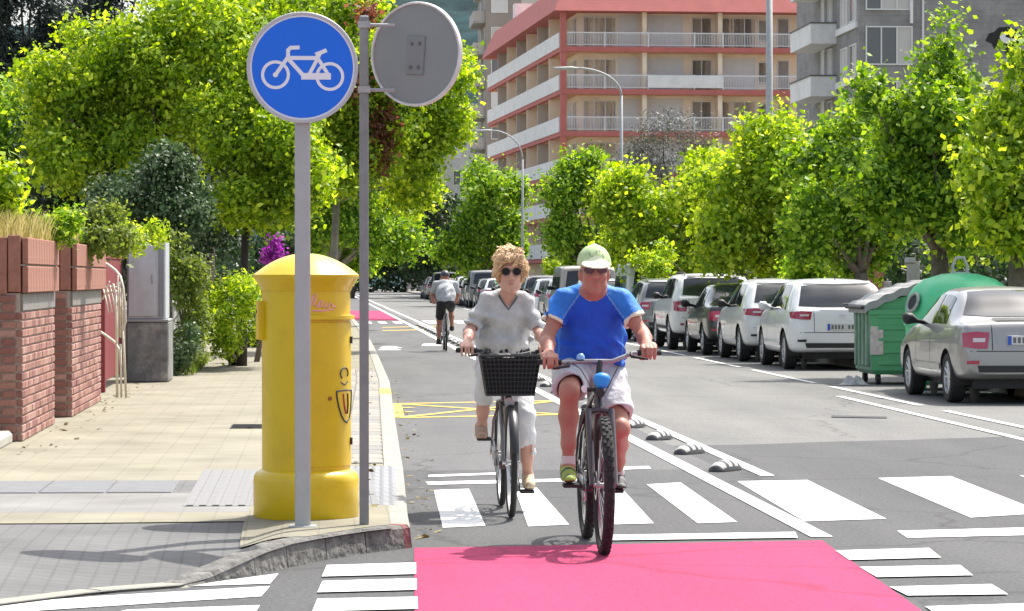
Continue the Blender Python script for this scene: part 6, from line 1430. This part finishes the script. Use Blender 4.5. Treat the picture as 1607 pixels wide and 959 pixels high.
    for s in (-1, 1):
        c = C + V3(s*.0355, -.1015, .010); m.tube([tuple(c + V3(.0255*math.cos(t), 0, .0235*math.sin(t))) for t in [2*math.pi*i/22 for i in range(23)]], .0024, 6); m.tube([tuple(c + V3(s*.025, .0, .006)), tuple(C + V3(s*.076, -.06, .008)), tuple(C + V3(s*.080, .01, .002))], .0022, 6)
    m.tube([tuple(C + V3(-.0105, -.104, .014)), tuple(C + V3(.0105, -.104, .014))], .0024, 6); gl = m.build('sunglasses', M('frame_dark', (.03, .02, .025), rough=.3), o)
    for s in (-1, 1): m = MB(); c = C + V3(s*.0355, -.1025, .010); m.poly([tuple(c + V3(.025*math.cos(t), 0, .023*math.sin(t))) for t in [2*math.pi*i/22 for i in range(22)]]); m.build('lens', M('lens_black', (.008, .006, .008), rough=.06, spec=.8), gl)
    m = MB(); m.tube([tuple(C + V3(-.018, -.0935, -.070)), tuple(C + V3(0, -.0985, -.069)), tuple(C + V3(.018, -.0935, -.070))], [.002, .0045, .002], 6); m.build('lips', M('lips', (.45, .16, .14), rough=.4), o, smooth=True)
    return o

def far_rider(loc):
    o = empty('person', loc, 'distant cyclist seen from behind in grey shirt, black shorts and dark helmet', 'person', rz=math.pi)
    C = V3(0, .58, 1.50); neck = V3(0, .68, 1.40); sk = M_skin('skin_tan', (.42, .19, .135)); S_ = (-1, 1)
    sh = {s: V3(s*.18, .72, 1.36) for s in S_}; el = {s: V3(s*.27, .62, 1.15) for s in S_}; gr = {s: V3(s*.24, .42, 1.0) for s in S_}; wr = {s: gr[s] + V3(0, .07, .045) for s in S_}
    hip = {s: V3(s*.09, 1.0, .97) for s in S_}; kn = {-1: V3(-.12, .55, .86), 1: V3(.12, .66, .62)}; an = {-1: V3(-.14, .66, .50), 1: V3(.14, .78, .24)}
    v = Vol((-.4, .28, .1), (.4, 1.2, 1.7), .011); head_vol(v, C, neck); v.chain([V3(0, 1.0, 1.0), V3(0, .88, 1.18), V3(0, .76, 1.33)], [.12, .13, .11], .06)
    for s in S_:
        v.cap(V3(0, .72, 1.36), sh[s], .08, .06, .05); limb(v, [sh[s], el[s]], [.055, .042]); limb(v, [el[s], wr[s]], [.042, .03]); v.cap(wr[s], gr[s] + V3(0, 0, .02), .032, .034, .02)
        hand_vol(v, wr[s], gr[s], s, 1.1); limb(v, [hip[s], kn[s]], [.09, .06]); limb(v, [kn[s], kn[s]*.6+an[s]*.4 + V3(0, .02, 0), an[s]], [.055, .056, .034]); v.cap(an[s], an[s] + V3(0, -.06, -.06), .035, .035, .03)
    link('body', v.mesh('body'), sk, o)
    v = Vol((-.4, .5, .95), (.4, 1.24, 1.5), .011); v.chain([V3(0, 1.0, 1.04), V3(0, .90, 1.18), V3(0, .78, 1.32)], [.16, .165, .14], .08, flat=(1.12, .92, 1))
    for s in S_: v.cap(V3(s*.05, .73, 1.365), sh[s], .09, .078, .05); d = el[s]-sh[s]; v.cap(sh[s], sh[s]+d*.9, .078, .075, .04, planes=((sh[s]+d*.7, d),))
    v.cap(neck, C, .07, .08, .01, sub=True); v.cut((0, 0, 1.02), (0, 0, -1)); v.folds(.006, lambda X, Y, Z: np.sin(35*X+25*Z+3*np.sin(15*Y)))
    me = v.mesh('shirt'); link('shirt', me, [M('shirt_grey', (.38, .39, .42), rough=.85, var=.12, vs=8), M('shirt_patch', (.75, .75, .75), rough=.8)], o)
    assign_faces(me, lambda c: np.where((c[:, 1] > .9) & (((c[:, 0]+.05)/.05)**2+((c[:, 2]-1.22)/.07)**2 < 1), 1, 0))
    v = Vol((-.34, .44, .55), (.34, 1.24, 1.12), .011); v.ell(V3(0, 1.0, .99), (.172, .155, .115), .04)
    for s in S_: d = kn[s]-hip[s]; v.cap(hip[s], hip[s]+d*.95, .105, .082, .04, planes=((hip[s]+d*.8, d),))
    link('shorts', v.mesh('shorts'), M('shorts_black', (.015, .015, .017), rough=.8), o)
    v = Vol(C-.16, C+.2, .009); v.ell(C + V3(0, .015, .05), (.098, .125, .105), .02, planes=((C + V3(0, 0, .03), (0, 0, -1)),)); v.ell(C + V3(0, .012, .0), (.083, .102, .1), .004, sub=True); link('helmet', v.mesh('helmet'), M('helmet_dark', (.04, .04, .045), rough=.4), o)
    for s in S_: a = an[s]; shoe('shoe', tuple(a + V3(0, .035, -.06)), tuple(a + V3(0, -.17, -.075)), .075, [m_black, m_black], o)
    return o
mtb = dict(R=.372, tw=.030, wb=1.10, bb=(.66, .315), head_b=(.28, .80), head_t=(.335, .93), seat=(1.0, .955), frame=M('frame_black', (.025, .022, .026), rough=.3, coat=.5), fork=M('fork_dark', (.05, .035, .04), rough=.3, coat=.4), forkw=.062, forkr=.016, tube=.019, grip_l=(-.262, .41, 1.030), grip_r=(.285, .41, 1.082), bar_mid=(.012, .375, 1.035), crank=math.radians(171), crankm=m_black, knob=1, brake_disc=1, bar=M('bar_silver', (.30, .30, .31), rough=.35, metal=.6))
MX, MY = 1.540, 17.17
mb_ = bicycle('mountain_bike', (MX, MY, .004), 'black mountain bike with wide knobbly tyres under the man in blue', mtb)
m = Vol((-.08, -.08, -.08), (.08, .08, .08), .006); m.ell((0, 0, .01), (.048, .04, .036), .01).ell((0, -.01, -.02), (.036, .03, .025), .02); link('bag', m.mesh('bag'), M('bag_blue', (.02, .26, .72), rough=.5), mb_, (.012, .262, .93))
m = MB(); m.lathe([(0, -.03), (.024, -.03), (.028, -.015), (.024, .02), (.0, .02)], 16, (.0, .24, .865), axis='y'); m.build('front_light', m_black, mb_, smooth=40)
m = MB(); m.lathe([(0, -.0), (.02, .0), (.022, .012), (0, .02)], 14, (-.075, .31, .885), axis='y'); m.build('side_light', M('lamp_white', (.85, .85, .85), rough=.2), mb_, smooth=40)
m = MB(); m.tube([(-.065, .31, .88), (-.02, .31, .88)], .012, 8); m.build('light_bracket', m_black, mb_)
m = MB(); m.lathe([(.022, 0), (.022, .02), (.012, .032), (0, .034)], 16, (-.095, .375, 1.045)); m.build('bell', M('bell_blue', (.22, .42, .66), rough=.3), mb_, smooth=True)
man((MX, MY, 0))
city = dict(R=.345, tw=.020, wb=1.06, bb=(.60, .295), head_b=(.27, .74), head_t=(.335, .93), seat=(.95, .905), low=True, frame=M('frame_plum', (.10, .05, .055), rough=.35, coat=.5), fork=M('fork_grey', (.12, .12, .12), rough=.35), forkw=.048, forkr=.011, tube=.017, grip_l=(-.255, .44, 1.035), grip_r=(.245, .44, 1.025), bar_mid=(0, .36, 1.005), crank=math.radians(93), rim=m_steel, guard=M('guard_black', (.02, .02, .022), rough=.35), stem=m_steel)
WX, WY = 1.196, 19.79
cb_ = bicycle('city_bike', (WX, WY, .004), 'dark step-through city bike with black front basket under the woman', city)
# woven basket with a dark liner
bk = empty('tmp2', (0, 0, 0), '', ''); bpy.data.objects.remove(bk)
def bpt(u, z): # u round the rim 0..4, z 0..1
    w_ = .148 + .040*z; d0, d1 = .045 - .02*z, .265 + .03*z; cs = [(-w_, d0), (w_, d0), (w_, d1), (-w_, d1)]; i = int(u) % 4; t = u-int(u); a, b = cs[i], cs[(i+1) % 4]
    return (a[0]*(1-t)+b[0]*t, a[1]*(1-t)+b[1]*t, .765+.245*z)
m = MB()
for z in [i/9 for i in range(10)]: m.tube([bpt(u*.125, z) for u in range(33)], .0035 if 0 < z < 1 else .008, 6)
for k in range(56): m.tube([bpt(k/14, 0), bpt(k/14, 1)], .003, 5)
bsk = m.build('basket', m_black, cb_)
m = MB(); m.grid(lambda a, b: tuple(Vector(bpt(a*3.999, b*.93)) + Vector((0, 0, .004)) + (Vector((0, .155, 0)) - Vector((bpt(a*3.999, b)[0], bpt(a*3.999, b)[1], 0)))*.06), 40, 4); m.build('basket_liner', M('liner', (.012, .012, .013), rough=.9), bsk, smooth=40)
m = MB(); m.box((-.14, .05, .768), (.14, .26, .774)); m.build('basket_floor', m_black, bsk)
v = Vol((-.18, .02, .9), (.06, .28, 1.06), .008); v.ell((-.07, .14, .98), (.085, .08, .045), .03).ell((-.03, .16, .96), (.07, .07, .05), .03); v.folds(.006, lambda X, Y, Z: np.sin(60*X+40*Y+30*Z)); tag(link('bag', v.mesh('bag'), M('bag_black', (.012, .012, .014), rough=.6), None, (WX, WY, .004)), 'black bag lying in the wire bicycle basket', 'bag')
m = MB(); m.tube([(0, .30, .80), (0, .27, .80)], .02, 8); m.tube([(-.08, .29, .99), (-.08, .36, 1.0)], .008, 6); m.tube([(.08, .29, .99), (.08, .36, 1.0)], .008, 6); m.build('basket_bracket', m_steel, bsk)
m = MB(); m.lathe([(0, -.03), (.03, -.03), (.034, -.01), (.02, .03), (0, .03)], 16, (0, .20, .715), axis='y'); m.build('headlight', m_steel, cb_, smooth=40)
woman((WX, WY, 0))
p = G(700, 552); fb = bicycle('road_bike', (p.x, p.y+1.1, .004), 'slim bicycle under the distant cyclist riding away', dict(mtb, tw=.018, knob=0, grip_l=(-.24, .42, 1.0), grip_r=(.24, .42, 1.0), bar_mid=(0, .38, .99), crank=math.radians(93), frame=M('frame_silver', (.4, .4, .4), rough=.4, metal=.3), forkr=.012, forkw=.05, brake_disc=0), math.pi)
far_rider((p.x, p.y+1.1, 0))
